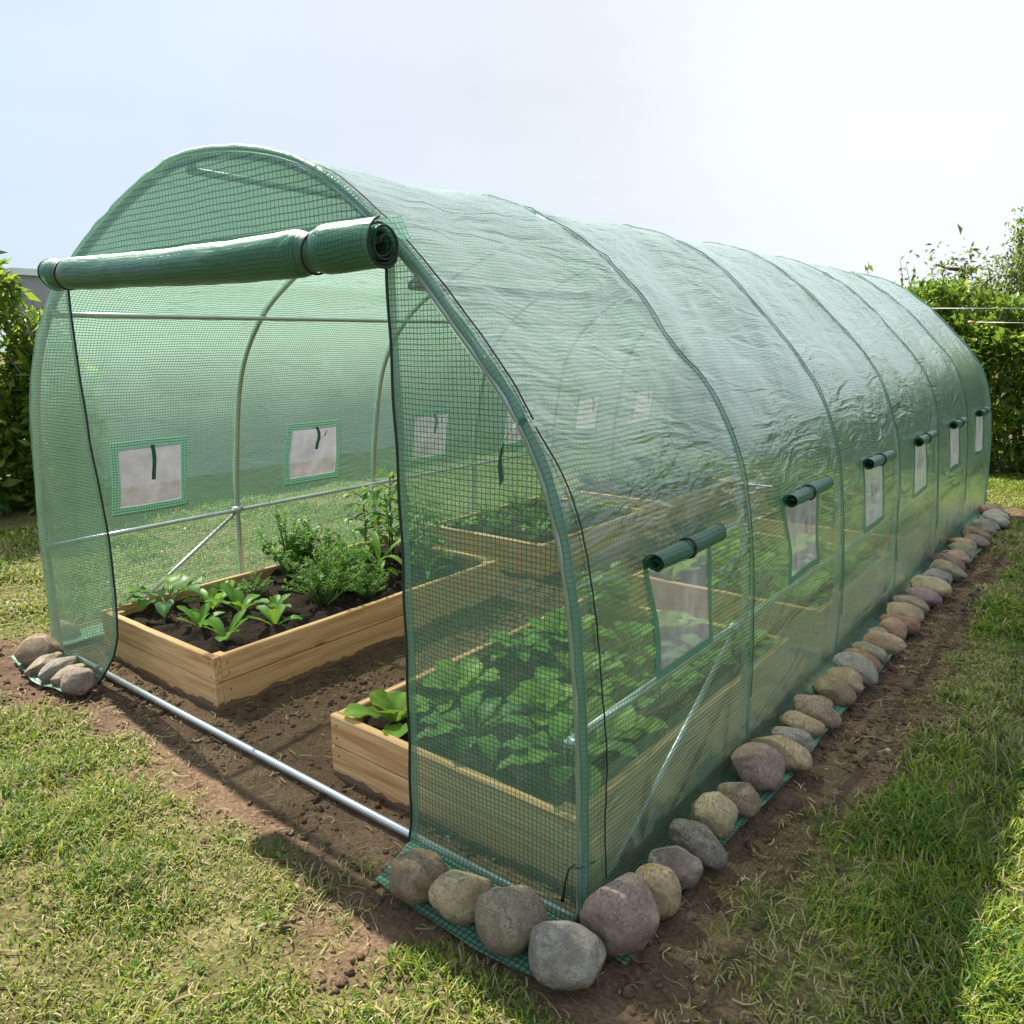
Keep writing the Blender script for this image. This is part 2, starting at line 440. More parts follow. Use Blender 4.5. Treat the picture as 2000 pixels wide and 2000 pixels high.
# thin bright high haze, strongest towards the far end of the garden
tcw = nt.nodes.new('ShaderNodeTexCoord'); dp = nt.nodes.new('ShaderNodeVectorMath'); dp.operation = 'DOT_PRODUCT'
nt.links.new(tcw.outputs['Generated'], dp.inputs[0]); dp.inputs[1].default_value = Vector((-.08, .93, .34)).normalized()
mr = nt.nodes.new('ShaderNodeMapRange'); mr.interpolation_type = 'LINEAR'
nt.links.new(dp.outputs['Value'], mr.inputs[0]); mr.inputs[1].default_value = .35; mr.inputs[2].default_value = .98; mr.inputs[3].default_value = 0; mr.inputs[4].default_value = 1
hz = nt.nodes.new('ShaderNodeMix'); hz.data_type = 'RGBA'; nt.links.new(mr.outputs[0], hz.inputs[0])
hz.inputs[6].default_value = (1.98, 2.42, 2.95, 1); hz.inputs[7].default_value = (2.6, 2.72, 2.88, 1)
mxw = nt.nodes.new('ShaderNodeMix'); mxw.data_type = 'RGBA'
mxw.inputs[0].default_value = .985; nt.links.new(sky.outputs[0], mxw.inputs[6]); nt.links.new(hz.outputs[2], mxw.inputs[7])
# glare lobe added to the sky so the roof film catches brighter reflections
gm = nt.nodes.new('ShaderNodeMapRange'); gm.interpolation_type = 'SMOOTHERSTEP'; nt.links.new(dp.outputs['Value'], gm.inputs[0])
gm.inputs[1].default_value = .86; gm.inputs[2].default_value = 1.0; gm.inputs[3].default_value = 1.0; gm.inputs[4].default_value = 1.14
gv = nt.nodes.new('ShaderNodeVectorMath'); gv.operation = 'SCALE'; nt.links.new(mxw.outputs[2], gv.inputs[0]); 
cn = nt.nodes.new('ShaderNodeTexNoise'); cm = nt.nodes.new('ShaderNodeMapping'); cm.inputs['Scale'].default_value = (1.4, 1.0, 5.0); cm.inputs['Rotation'].default_value = (.3, .25, .4)
nt.links.new(tcw.outputs['Generated'], cm.inputs[0]); nt.links.new(cm.outputs[0], cn.inputs['Vector']); cn.inputs['Scale'].default_value = 1.6; cn.inputs['Detail'].default_value = 6
cr = nt.nodes.new('ShaderNodeMapRange'); nt.links.new(cn.outputs[0], cr.inputs[0]); cr.inputs[1].default_value = .3; cr.inputs[2].default_value = .75; cr.inputs[3].default_value = .97; cr.inputs[4].default_value = 1.05
cx_ = nt.nodes.new('ShaderNodeMath'); cx_.operation = 'MULTIPLY'; nt.links.new(gm.outputs[0], cx_.inputs[0]); nt.links.new(cr.outputs[0], cx_.inputs[1])
nt.links.new(cx_.outputs[0], gv.inputs['Scale'])
nt.links.new(gv.outputs[0], bg.inputs[0])
wo = nt.nodes.new('ShaderNodeOutputWorld'); nt.links.new(bg.outputs[0], wo.inputs[0])
sl = bpy.data.lights.new('sun', 'SUN'); sl.energy = 5.0; sl.angle = math.radians(.6); sl.color = (1, .95, .86)
so = bpy.data.objects.new('sun', sl); link(so); so.rotation_euler = SUN.to_track_quat('Z', 'Y').to_euler(); so.location = (-6, 6, 12)

cam = bpy.data.cameras.new('camera'); co = bpy.data.objects.new('camera', cam); link(co)
CP = Vector((2.4355, -1.4387, 1.4404)); pit, yaw, roll = .2144, .6702, -.0085
Fv = Vector((-math.sin(yaw)*math.cos(pit), math.cos(yaw)*math.cos(pit), -math.sin(pit)))
Rv = Vector((math.cos(yaw), math.sin(yaw), 0)); Uv = Rv.cross(Fv)
R2 = Rv*math.cos(roll)+Uv*math.sin(roll); U2 = -Rv*math.sin(roll)+Uv*math.cos(roll)
co.matrix_world = Matrix(((R2.x,U2.x,-Fv.x,CP.x),(R2.y,U2.y,-Fv.y,CP.y),(R2.z,U2.z,-Fv.z,CP.z),(0,0,0,1)))
cam.sensor_width = 36; cam.lens = 1488.98/1932*36; cam.clip_start = .05; cam.clip_end = 600
scene.camera = co
scene.view_settings.view_transform = 'Standard'; scene.view_settings.look = 'None'
scene.view_settings.exposure = 1.16; scene.view_settings.gamma = 1
scene.render.resolution_x = scene.render.resolution_y = 1024
cy = scene.cycles
cy.transparent_max_bounces = 32; cy.max_bounces = 10; cy.diffuse_bounces = 4; cy.transmission_bounces = 8
try:
    cy.use_denoising = True; cy.denoiser = 'OPENIMAGEDENOISE'
except Exception: pass
cy.sample_clamp_indirect = 8

# ------------------------------------------------------------------ GROUND
def turf_amount(x, y):
    d = np.maximum(np.maximum(np.abs(x - .04) - 1.80, -(y + .34)), y - (L + .22))
    n = fbm(x*1.9, y*1.9, 5, 4)*.42 + fbm(x*9, y*9, 31, 2)*.10
    return sstep(-.06, .16, d + n*np.where(d < -.45, 0, 1))
def ground_z(x, y):
    m = turf_amount(x, y)
    inside = (np.abs(x) < 1.45) & (y > .02) & (y < L)
    soil = fbm(x*11, y*11, 40, 4, .6)*.016 + fbm(x*3, y*3, 41, 2)*.012
    turf = fbm(x*2, y*2, 50, 3)*.03
    z = soil*(1-m) + turf*m
    # flat where skirt and stones lie
    band = ((np.abs(np.abs(x)-1.6) < .16) & (y > -.3)) | ((np.abs(y+.12) < .13) & (np.abs(x) < 1.75))
    return np.where(band, z*.35-.006, z) - .004
def spaced(lo, hi, step, far):
    c = list(np.arange(lo, hi+1e-6, step)); g = step; p = hi
    up = []
    while p < far: g *= 1.22; p += g; up.append(p)
    g = step; p = lo; dn = []
    while p > -far: g *= 1.22; p -= g; dn.append(p)
    return np.array(dn[::-1] + c + up)
gx = spaced(-2.6, 4.0, .02, 150); gy = spaced(-1.6, 6.6, .02, 150)
GX, GY = np.meshgrid(gx, gy, indexing='ij')
GZ = ground_z(GX, GY)
tm = turf_amount(GX, GY).ravel()
g = np_mesh('ground', np.stack([GX.ravel(), GY.ravel(), GZ.ravel()], 1), grid_faces(len(gx), len(gy)), M['ground'], col=np.stack([tm, tm, tm], 1))
tag(g, kind='structure')

# ------------------------------------------------------------------ GRASS (nobody could count the blades)
def blades(name, n_try, region, dens, hmin, hmax, wid, seed, label, keep=None):
    r = np.random.default_rng(seed)
    x = r.uniform(region[0], region[1], n_try); y = r.uniform(region[2], region[3], n_try)
    tf = turf_amount(x, y)
    dist = np.hypot(x-CP.x, y-CP.y)
    cl = fbm(x*4.5, y*4.5, 60, 3)
    p = np.clip(tf*.95 + .012, 0, 1) * np.clip(.62 + 1.7*cl, .20, 1) * dens(dist)
    ok = r.random(n_try) < p
    if keep is not None: ok &= keep(x, y)
    x, y, dist, tf, cl = x[ok], y[ok], dist[ok], tf[ok], cl[ok]
    n = len(x); z = ground_z(x, y) - .004
    tall = np.clip(1 + 1.7*fbm(x*3.3, y*3.3, 71, 3), .45, 2.1)
    h = r.uniform(hmin, hmax, n) * (.5+.5*tf) * tall
    az = r.uniform(0, 2*np.pi, n) + 1.2*fbm(x*2, y*2, 75, 2)
    lean = np.clip(r.normal(.95, .38, n), .1, 1.6)
    wd = wid * r.uniform(.6, 1.3, n) * np.clip(dist/2.6, .9, 2.2)
    T = np.array([0, .38, .72, 1.0]); Wt = np.array([1., .9, .6, .0])
    ang = lean[:,None]*np.array([0,.35,.75,1.15])[None,:]*1.05 + .15
    step = np.diff(T, prepend=0)[None,:]*h[:,None]
    ax_ = np.cumsum(np.sin(ang)*step, 1); zz = np.cumsum(np.cos(ang)*step, 1)
    dx, dy = np.cos(az), np.sin(az); px, py = -dy, dx
    cx = x[:,None]+dx[:,None]*ax_; cyy = y[:,None]+dy[:,None]*ax_; cz = z[:,None]+np.maximum(zz, .001)
    W2 = wd[:,None]*Wt[None,:]*.5
    Lf = np.stack([cx-px[:,None]*W2, cyy-py[:,None]*W2, cz], 2); Rt = np.stack([cx+px[:,None]*W2, cyy+py[:,None]*W2, cz], 2)
    V = np.concatenate([Lf[:,:3], Rt[:,:3], Lf[:,3:4]], 1)          # 7 verts per blade
    base = (np.arange(n)*7)[:,None]
    q1 = base+np.array([[0,3,4,1]]); q2 = base+np.array([[1,4,5,2]]); q3 = base+np.array([[2,5,6,6]])
    tri = base+np.array([[2,5,6]])
    # quads only arrays need equal size: split the quads into triangles
    F = np.concatenate([base+np.array([[0,3,4]]), base+np.array([[0,4,1]]), base+np.array([[1,4,5]]), base+np.array([[1,5,2]]), tri], 0)
    green = np.array([.135,.225,.018]); yg = np.array([.37,.40,.045]); dk = np.array([.05,.12,.014]); straw = np.array([.52,.42,.21])
    u = r.random(n); pat = fbm(x*1.6, y*1.6, 90, 3)
    c = green[None]*(1-u[:,None]) + yg[None]*u[:,None]
    c = np.where((r.random(n) < .18 + .3*np.maximum(0, cl)+.5*np.clip(tall-1.1, 0, 1))[:,None], dk[None]*(1+u[:,None]*.6), c)
    ps = np.clip(.27 + 1.0*pat + .35*(1-tf), .06, .85)
    st = r.random(n) < ps
    c = np.where(st[:,None], straw[None]*(.6+.6*u[:,None]), c)
    V = V.reshape(-1, 3)
    o = np_mesh(name, V, F, M['grass'], col=np.repeat(c, 7, 0))
    tag(o, label, 'grass', kind='stuff')
    return o
cov = lambda x, y: ~((x > -1.49) & (x < 1.49) & (y > 0) & (y < L))
stuff_band = lambda x, y: cov(x, y) & ~((np.abs(x-1.6) < .11) & (y > -.2) & (y < L+.1)) & ~((y > -.22) & (y < 0) & ((x > .98) | (x < -.8)) & (np.abs(x) < 1.68))
blades('grass', 1900000, (-4.6, 5.2, -1.5, 8.3), lambda d: np.clip(1.5-.15*d, .42, 1), .024, .057, .0050, 3, 'short patchy lawn grass with dry straw around the tunnel', stuff_band)

# soil crumbs, straw and pale grit lying on the bare strip
def crumbs(name, n, region, size, mat, seed, label, cat, keep=None, pale=False):
    r = np.random.default_rng(seed)
    x = r.uniform(region[0], region[1], n*3); y = r.uniform(region[2], region[3], n*3)
    ok = (r.random(n*3) > turf_amount(x, y)*.9)
    if keep is not None: ok &= keep(x, y)
    ok &= r.random(n*3) < np.clip(.5+2*fbm(x*3, y*3, 77, 3), .08, 1)
    x, y = x[ok][:n], y[ok][:n]; n = len(x)
    bm = bmesh.new(); bmesh.ops.create_icosphere(bm, subdivisions=1, radius=1); B = np.array([v.co[:] for v in bm.verts]); FB = np.array([[v.index for v in f.verts] for f in bm.faces]); bm.free()
    nb = len(B)
    s = np.minimum(size*np.exp(r.normal(0, .6, n)), .015)
    jit = 1 + r.normal(0, .18, (n, nb))
    V = B[None]*jit[:,:,None]*np.stack([s*r.uniform(.7,1.5,n), s*r.uniform(.7,1.3,n), s*r.uniform(.5,.9,n)], 1)[:,None,:]
    a = r.uniform(0, 6.28, n); ca, sa = np.cos(a)[:,None], np.sin(a)[:,None]
    X = V[:,:,0]*ca-V[:,:,1]*sa; Y = V[:,:,0]*sa+V[:,:,1]*ca
    V = np.stack([X+x[:,None], Y+y[:,None], V[:,:,2]+(ground_z(x,y)+s*.25)[:,None]], 2).reshape(-1,3)
    F = (FB[None]+(np.arange(n)*nb)[:,None,None]).reshape(-1,3)
    col = None
    if pale: col = np.repeat(np.array([.45,.38,.30])[None]*r.uniform(.4,1.3,(n,1)), nb, 0)
    o = np_mesh(name, V, F, mat, smooth=not pale, col=col)
    return tag(o, label, cat, kind='stuff')
nobed = lambda x, y: ~(((np.abs(x-.93) < .52)|(np.abs(x+.78) < .49)) & (y > .08) & (y < 5.2))
crumbs('soil_crumbs', 24000, (-1.9, 2.1, -.6, 6.3), .0040, M['clod'], 5, 'loose brown soil crumbs on the bare strip', 'soil', nobed)
crumbs('pale_grit', 700, (-1.9, 2.2, -.7, 6.3), .0030, M['litter'], 6, 'pale grit and seed husks on the bare soil', 'grit', nobed, True)
def straw(name, n, seed):
    r = np.random.default_rng(seed)
    x = r.uniform(-3.2, 3.4, n); y = r.uniform(-1.4, 5, n)
    ok = cov(x, y) | (nobed(x, y) & (r.random(n) < .5) & (y < 1.2)); x, y = x[ok], y[ok]; n = len(x)
    ln = np.exp(r.normal(-3.35, .5, n)); a = r.uniform(0, 6.28, n); wv = r.uniform(.0009, .0022, n); bend = r.normal(0, .25, n)
    t = np.array([-1, -.3, .3, 1.])
    dx, dy = np.cos(a), np.sin(a)
    cx = x[:,None]+dx[:,None]*t*ln[:,None]*.5 - dy[:,None]*(t**2)[None]*ln[:,None]*bend[:,None]
    cyy = y[:,None]+dy[:,None]*t*ln[:,None]*.5 + dx[:,None]*(t**2)[None]*ln[:,None]*bend[:,None]
    cz = ground_z(cx, cyy)+.006+r.uniform(0,.012,(n,1))
    o1 = np.stack([cx-dy[:,None]*wv[:,None], cyy+dx[:,None]*wv[:,None], cz], 2); o2 = np.stack([cx+dy[:,None]*wv[:,None], cyy-dx[:,None]*wv[:,None], cz+.001], 2)
    V = np.concatenate([o1, o2], 1).reshape(-1,3)
    F = np.concatenate([(np.arange(n)*8)[:,None]+np.array([[k,k+4,k+5,k+1]]) for k in range(3)], 0)
    c = np.array([.30,.22,.12])[None]*r.uniform(.35,1.5,(n,1))
    o = np_mesh(name, V, F, M['litter'], col=np.repeat(c, 8, 0))
    tag(o, 'dry straw bits scattered over lawn and soil', 'straw', kind='stuff')
straw('straw_litter', 14000, 8)

# ------------------------------------------------------------------ POLYTUNNEL
tun = empty('polytunnel', (0, 0, 0))
tag(tun, 'long green mesh polytunnel with arched roof and open rolled-up door', 'greenhouse')

WY = (.365, .70)                       # window position inside a bay
WZ_R = (.565, .850); WZ_L = (.635, .935)
def build_cover():
    ys = set(np.round(np.linspace(0, L, 236), 5))
    for i in range(6):
        for e in WY: ys.add(round(i*BAY+e, 5))
    ss = set(np.round(np.linspace(0, STOT, 200), 5))
    for z in WZ_R: ss.add(round(s_at_z(z, True), 5))
    for z in WZ_L: ss.add(round(s_at_z(z, False), 5))
    ys = np.array(sorted(ys)); ss = np.array(sorted(ss))
    Sg, Yg = np.meshgrid(ss, ys, indexing='ij')
    off = wrinkle(Sg, Yg)
    uv = np.stack([Yg.ravel(), Sg.ravel()], 1)
    Sg, Yg = warp(Sg, Yg)
    x, z = prof(Sg.ravel()); nx = np.interp(Sg.ravel(), SU, QN[:,0]); nz = np.interp(Sg.ravel(), SU, QN[:,1])
    o = off.ravel()
    V = np.stack([x+nx*o, Yg.ravel(), np.maximum(z+nz*o, .004)], 1)
    F = grid_faces(len(ss), len(ys))
    sm = .5*(ss[:-1]+ss[1:]); ym = .5*(ys[:-1]+ys[1:])
    SM, YM = np.meshgrid(sm, ym, indexing='ij')
    fr = YM - np.floor(YM/BAY)*BAY
    iny = (fr > WY[0]) & (fr < WY[1])
    inr = (SM > s_at_z(WZ_R[0], True)) & (SM < s_at_z(WZ_R[1], True))
    inl = (SM < s_at_z(WZ_L[0], False)) & (SM > s_at_z(WZ_L[1], False))
    keep = ~(iny & (inr | inl)).ravel()
    return np_mesh('cover', V, F[keep], M['film'], tun, uv=uv)
build_cover()
def surf(s, y, off=0.):
    s = np.asarray(s, float); y = np.asarray(y, float)
    o = wrinkle(s, y) + off
    s, y = warp(s, y)
    x, z = prof(s); nx = np.interp(s, SU, QN[:,0]); nz = np.interp(s, SU, QN[:,1])
    return np.stack([x+nx*o, y+0*x, z+nz*o], -1)

def patch(s0, s1, y0, y1, ns, ny, off, wob=0.):
    S_, Y_ = np.meshgrid(np.linspace(s0, s1, ns), np.linspace(y0, y1, ny), indexing='ij')
    P = surf(S_.ravel(), Y_.ravel(), off)
    return P, grid_faces(ns, ny), np.stack([Y_.ravel(), S_.ravel()], 1)

# hoops of galvanised tube, seams of doubled film over them
for i in range(7):
    y = min(max(i*BAY, .012), L-.012)
    m = MB(); ss = np.linspace(0, STOT, 90); x, z = prof(ss, -.004)
    m.tube([(a, y, max(b, -.03)) for a, b in zip(x, z)], .0125, 8)
    m.build('hoop', M['steel'], tun)
    if 0 < i < 6:
        P, F, uv = patch(.02, STOT-.02, i*BAY-.008, i*BAY+.008, 160, 3, .003)
        np_mesh('seam', P, F, M['hem'], tun, uv=uv)
    # lashing cord along some seams
    if i in (1, 2, 3, 4, 5):
        m = MB(); s_ = np.linspace(s_at_z(.25), STOT*.5-.1, 150)
        P = surf(s_, i*BAY+.014+.004*np.sin(s_*21), .004)
        m.tube([tuple(p) for p in P], .0017, 5)
        m.build('seam_cord', M['strap'], tun)
def rail(s, off=-.036, name='side_rail'):
    x, z = prof(s, off); m = MB(); m.tube([(float(x), yy, float(z)) for yy in np.linspace(.0, L, 14)], .0115, 8); m.build(name, M['steel'], tun)
    xa, za = prof(s, .0); m = MB(); m.tube([(float(x)-.004*np.sign(float(x)), .016, float(z)), (float(xa), .016, float(za))], .015, 8); m.build('clamp', M['steel'], tun)
rail(s_at_z(.49, True)); rail(s_at_z(.525, False)); rail(s_at_z(1.585, False)); rail(s_at_z(1.60, True)); rail(S_TOP, name='ridge_rail')
for sx, zz in ((1, .49), (-1, .525)):
    for (ya, yb) in ((BAY-.02, .17), (L-BAY+.02, L-.17)):
        xa = x_at_z(zz, sx > 0) - sx*.03
        m = MB(); m.tube([(xa, ya, zz-.01), (sx*1.465, yb, .0)], .0095, 8); m.build('diagonal_brace', M['steel'], tun)
        m = MB(); m.tube([(xa, ya-.03, zz), (xa, ya+.03, zz)], .018, 8); m.build('clamp', M['steel'], tun)
m = MB(); m.tube([(-1.49, .0, .016), (-.4, -.004, .017), (.6, -.003, .015), (1.49, .0, .016)], .0135, 10); m.build('base_pipe', M['steel'], tun)
m = MB(); m.tube([(-1.49, L-.01, .014), (1.49, L-.01, .014)], .0125, 8); m.build('base_pipe', M['steel'], tun)

# front hem folded over the first hoop, black piping beside it
ss = np.linspace(0.0, STOT, 150); x, z = prof(ss, .012)
m = MB(); r_ = [.0125*(1+.10*math.sin(i*1.9)+.06*math.sin(i*.7)) for i in range(150)]
m.tube([(a, .004+.002*math.sin(i*1.3), max(b, .012)) for i, (a, b) in enumerate(zip(x, z))], r_, 10)
m.uv = [(.06*(k % 10)/10, ss[k//10]) for k in range(1500)]
m.build('front_hem', M['hem'], tun)
m = MB(); s_ = np.linspace(s_at_z(1.25), s_at_z(1.72, False), 120); P = surf(s_, .040+.003*np.sin(s_*9), .004)
m.tube([tuple(p) for p in P], .0022, 5); m.build('front_piping', M['black'], tun)
m = MB(); zz = np.linspace(1.235, .10, 90)
P = np.array([surf(s_at_z(q), .085-.06*min(1, max(0, (q-.9)/.33))**2+.002*math.sin(q*17)+.001*math.sin(q*83), .006) for q in zz])
m.tube([tuple(p) for p in P], .0021, 5); m.build('lacing_cord', M['black'], tun)
m = MB(); m.tube([(1.493,-.012,.185),(1.482,-.024,.175),(1.470,-.022,.13),(1.466,-.022,.09),(1.462,-.022,.075)], [.0025,.0025,.0022,.003,.0055], 6); m.build('cord_loop', M['black'], tun)
m = MB(); m.tube([(1.50,-.02,.185),(1.51,-.022,.187),(1.525,.03,.185)], .002, 5); m.build('cord_loop', M['black'], tun)
# hanging tie on the front hem
def ribbon(pts, wvec, mat, name, parent, uvs=1.):
    pts = [Vector(p) for p in pts]; w_ = Vector(wvec); m = MB(); v = []; uv = []
    acc = 0
    for i, p in enumerate(pts):
        if i: acc += (p-pts[i-1]).length
        v += [p-w_*.5, p+w_*.5]; uv += [(acc, 0), (acc, w_.length)]
    m.add(v, [(2*i, 2*i+1, 2*i+3, 2*i+2) for i in range(len(pts)-1)]); m.uv = uv
    return m.build(name, mat, parent)
ribbon([(1.352,-.020,1.258),(1.345,-.032,1.262),(1.33,-.045,1.245),(1.305,-.045,1.205),(1.293,-.042,1.165),(1.297,-.040,1.115)], (.003,.012,.016), M['strap'], 'tie_strap', tun)

# front panels
def panel(name, zs, xl, xr, mat, nx, yfun, parent=tun):
    V = []; uv = []
    for z_ in zs:
        a, b = xl(z_), xr(z_)
        for t in np.linspace(0, 1, nx):
            X = a+(b-a)*t; V.append((X, yfun(X, z_), z_)); uv.append((X, z_))
    return np_mesh(name, np.array(V), grid_faces(len(zs), nx), mat, parent, uv=np.array(uv))
ZT = float(Q[:,1].max())
zs = np.concatenate([np.linspace(1.645, 1.95, 28), np.linspace(1.955, ZT, 14)])
panel('front_hood', zs, lambda z_: x_at_z(z_, False), lambda z_: x_at_z(z_, True), M['hood'], 70, lambda X, Z: -.006+.010*float(vnoise(X*4, Z*3, 2)))
LIN = ([0, .06, .14, .233, .446, .717, 1.062, 1.438, 1.66], [-.945, -.90, -.85, -.822, -.806, -.808, -.858, -.873, -.868])
lin = lambda z_: float(np.interp(z_, *LIN))
RIN = ([0, .483, .87, 1.228, 1.498, 1.66], [.925, .927, .925, .914, .910, .910])
rin = lambda z_: float(np.interp(z_, *RIN))
def yl(X, Z):
    t = (X+1.49)/.6
    return -.012-.05*max(0, 1-Z/.25)**2*(.4+.6*t)-.018*math.sin(t*3.0)*(1-Z/2)+.016*float(vnoise(X*7+Z, Z*1.8, 4))
def yr(X, Z):
    t = (1.49-X)/.58
    return -.010-.012*math.sin(max(0,t)*3.)+.014*float(vnoise(X*6+Z*.5, Z*1.7, 6))-.02*max(0, 1-Z/.12)**2
zs = np.linspace(.006, 1.665, 90)
panel('door_side_panel', zs, lambda z_: x_at_z(z_, False), lin, M['panel'], 24, yl)
panel('door_side_panel', zs, rin, lambda z_: x_at_z(z_, True), M['panel'], 24, yr)
for f_in, yf, sg in ((lin, yl, 1), (rin, yr, -1)):
    m = MB(); m.tube([(f_in(q)+.002*math.sin(q*23), yf(f_in(q), q)-.003, q) for q in np.linspace(.004, 1.66, 110)], .0042, 6); m.build('door_piping', M['black'], tun)
    P = []; uv = []
    for q in np.linspace(.006, 1.66, 70):
        for t in (0, .016, .032):
            X = f_in(q)-sg*t; P.append((X, yf(X, q)-.0025, q)); uv.append((X, q))
    np_mesh('door_hem', np.array(P), grid_faces(70, 3), M['hem'], tun, uv=np.array(uv))
# back wall
zs = np.concatenate([np.linspace(.005, 1.9, 60), np.linspace(1.91, ZT, 20)])
panel('back_panel', zs, lambda z_: x_at_z(z_, False), lambda z_: x_at_z(z_, True), M['panel'], 60, lambda X, Z: L-.008+.012*float(vnoise(X*3, Z*2, 14)))
ss = np.linspace(0.0, STOT, 120); x, z = prof(ss, .010)
m = MB(); m.tube([(a, L, max(b, .012)) for a, b in zip(x, z)], .016, 8); m.uv = [(.06*(k % 8)/8, ss[k//8]) for k in range(960)]; m.build('back_hem', M['hem'], tun)

# rolled film: a spiral sheet along an axis
def roll(axis_pts, r0, r1, turns, mat, name, parent, nseg=20, piping=True, side=Vector((0,0,1)), tri=None, sq=None, lump=.06, seed=1):
    A, B = Vector(axis_pts[0]), Vector(axis_pts[1]); ax = (B-A).normalized()
    u = ax.cross(side).normalized(); v = u.cross(ax)
    nt_ = int(turns*22); V = []; uv = []
    sag = (B-A).length*.006
    for i in range(nseg+1):
        t = i/nseg; c = A.lerp(B, t) - Vector((0,0,1))*sag*4*t*(1-t)
        sqz = 1.
        if sq:
            for q in sq: sqz -= .22*math.exp(-((t-q)/.016)**2)
        acc = 0
        for j in range(nt_+1):
            q = j/nt_; th = q*turns*2*math.pi; rr = (r0+(r1-r0)*q)*sqz
            rr *= 1+.035*math.sin(2*th+t*5+seed)+.02*math.sin(3*th-t*9)+lump*(float(vnoise(t*9+seed, th*1.1, 8))+.6*float(vnoise(t*26, th*2.2+seed, 9)))
            ext = ax*(.012*math.sin(th*.5+seed)*(1 if t > .5 else -1) if i in (0, nseg) else 0)
            p = c+(u*math.cos(th)+v*math.sin(th))*rr+ext
            V.append(tuple(p)); acc += rr*2*math.pi*turns/nt_; uv.append((t*(B-A).length, acc))
    o = np_mesh(name, np.array(V), grid_faces(nseg+1, nt_+1), mat, parent, uv=np.array(uv))
    if piping:
        for i in (0, nseg):
            m = MB(); m.tube(V[i*(nt_+1):(i+1)*(nt_+1)], r1*.055, 5); m.build('piping', M['black'], o)
    return o
dr = roll([(-.775, -.092, 1.690), (.985, -.092, 1.664)], .018, .0595, 4.2, M['roll'], 'rolled_door', tun, 70, True, sq=(.055, .86))
for t in (.055, .86):
    c = Vector((-.775, -.092, 1.690)).lerp(Vector((.985, -.092, 1.664)), t); c.z -= 1.76*.024*t*(1-t)
    m = MB(); pts = [(c.x+.012*math.sin(a)+.006, c.y+.0525*math.cos(a), c.z+.0525*math.sin(a)) for a in np.linspace(0, 2*math.pi, 28)]
    m.tube(pts, .0032, 5); m.build('door_tie', M['black'], dr)
# back edge of the rolled door hanging from the hood
ribbon([( -.80, -.008, 1.73), (.2, -.012, 1.72), (.98, -.008, 1.71)], (0, -.03, .05), M['hem'], 'door_header', tun)

# windows
def window(i, right):
    z0, z1 = WZ_R if right else WZ_L
    sa, sb = s_at_z(z0, right), s_at_z(z1, right)
    y0, y1 = i*BAY+WY[0], i*BAY+WY[1]
    dn = 1 if sb > sa else -1
    V = []; F = []; UV = []
    def addp(s0, s1, ya, yb, ns, ny):
        b = sum(len(v) for v in V)
        P, f, uv = patch(s0, s1, ya, yb, ns, ny, .0035); V.append(P); F.append(f+b); UV.append(uv)
    bw = .022 if right else .036
    addp(sa-dn*bw, sa+dn*.004, y0-bw, y1+bw, 3, 16); addp(sb-dn*.004, sb+dn*bw, y0-bw, y1+bw, 3, 16)
    addp(sa+dn*.004, sb-dn*.004, y0-bw, y0+.004, 14, 3); addp(sa+dn*.004, sb-dn*.004, y1-.004, y1+bw, 14, 3)
    fr = np_mesh('window', np.concatenate(V), np.concatenate(F), M['border'], tun, uv=np.concatenate(UV))
    P, f, uv = patch(sa-dn*.008, sb+dn*.008, y0-.008, y1+.008, 30, 30, -.001)
    nx = np.interp(np.linspace(sa, sb, 30), SU, QN[:,0]).repeat(30)
    bul = .022*vnoise(uv[:,0]*11+i*3, uv[:,1]*7, 33+i)+.010*vnoise(uv[:,0]*30, uv[:,1]*18, 53+i); e = np.sin(np.linspace(0, math.pi, 30))
    bul = bul*np.outer(e, e).ravel()
    P[:,0] += nx*bul
    np_mesh('insect_screen', P, f, M['screen'], fr, uv=uv)
    if right:
        px, pz = prof(sb+dn*.014, .042); sx = 1 if right else -1
        jig = random.uniform(-.012, .012)
        rl = roll([(float(px), y0-.022, float(pz)+jig*.4), (float(px), y1+.032, float(pz)-jig*.4)], .009, .0285, 2.6, M['roll'], 'rolled_flap', fr, 14, True, sq=(.52,), seed=i)
        c = Vector((float(px), (y0+y1)/2+jig, float(pz)))
        m = MB(); m.tube([(c.x+.0275*math.cos(a), c.y, c.z+.0275*math.sin(a)) for a in np.linspace(0, 2*math.pi, 18)], .004, 5); m.build('tie', M['black'], rl)
    if not right:      # loose tie ends seen from inside
        xi, zi = prof(sb, -.012)
        ln = .17 if i == 0 else .13
        pts = [(float(xi)+.006*k, (y0+y1)/2+.015*math.sin(k*.9)*(1 if i else .4)-.004*k, float(zi)-ln*k/5+.01) for k in range(6)]
        ribbon(pts, (.004, .019, 0), M['strap'], 'hanging_tie', fr)
        if i != 0:
            ribbon([pts[3], (pts[3][0]+.02, pts[3][1]+.03, pts[3][2]+.02), (pts[3][0]+.02, pts[3][1]+.05, pts[3][2]+.055)], (.004,.010,.008), M['strap'], 'hanging_tie', fr)
for i in range(6):
    window(i, True); window(i, False)

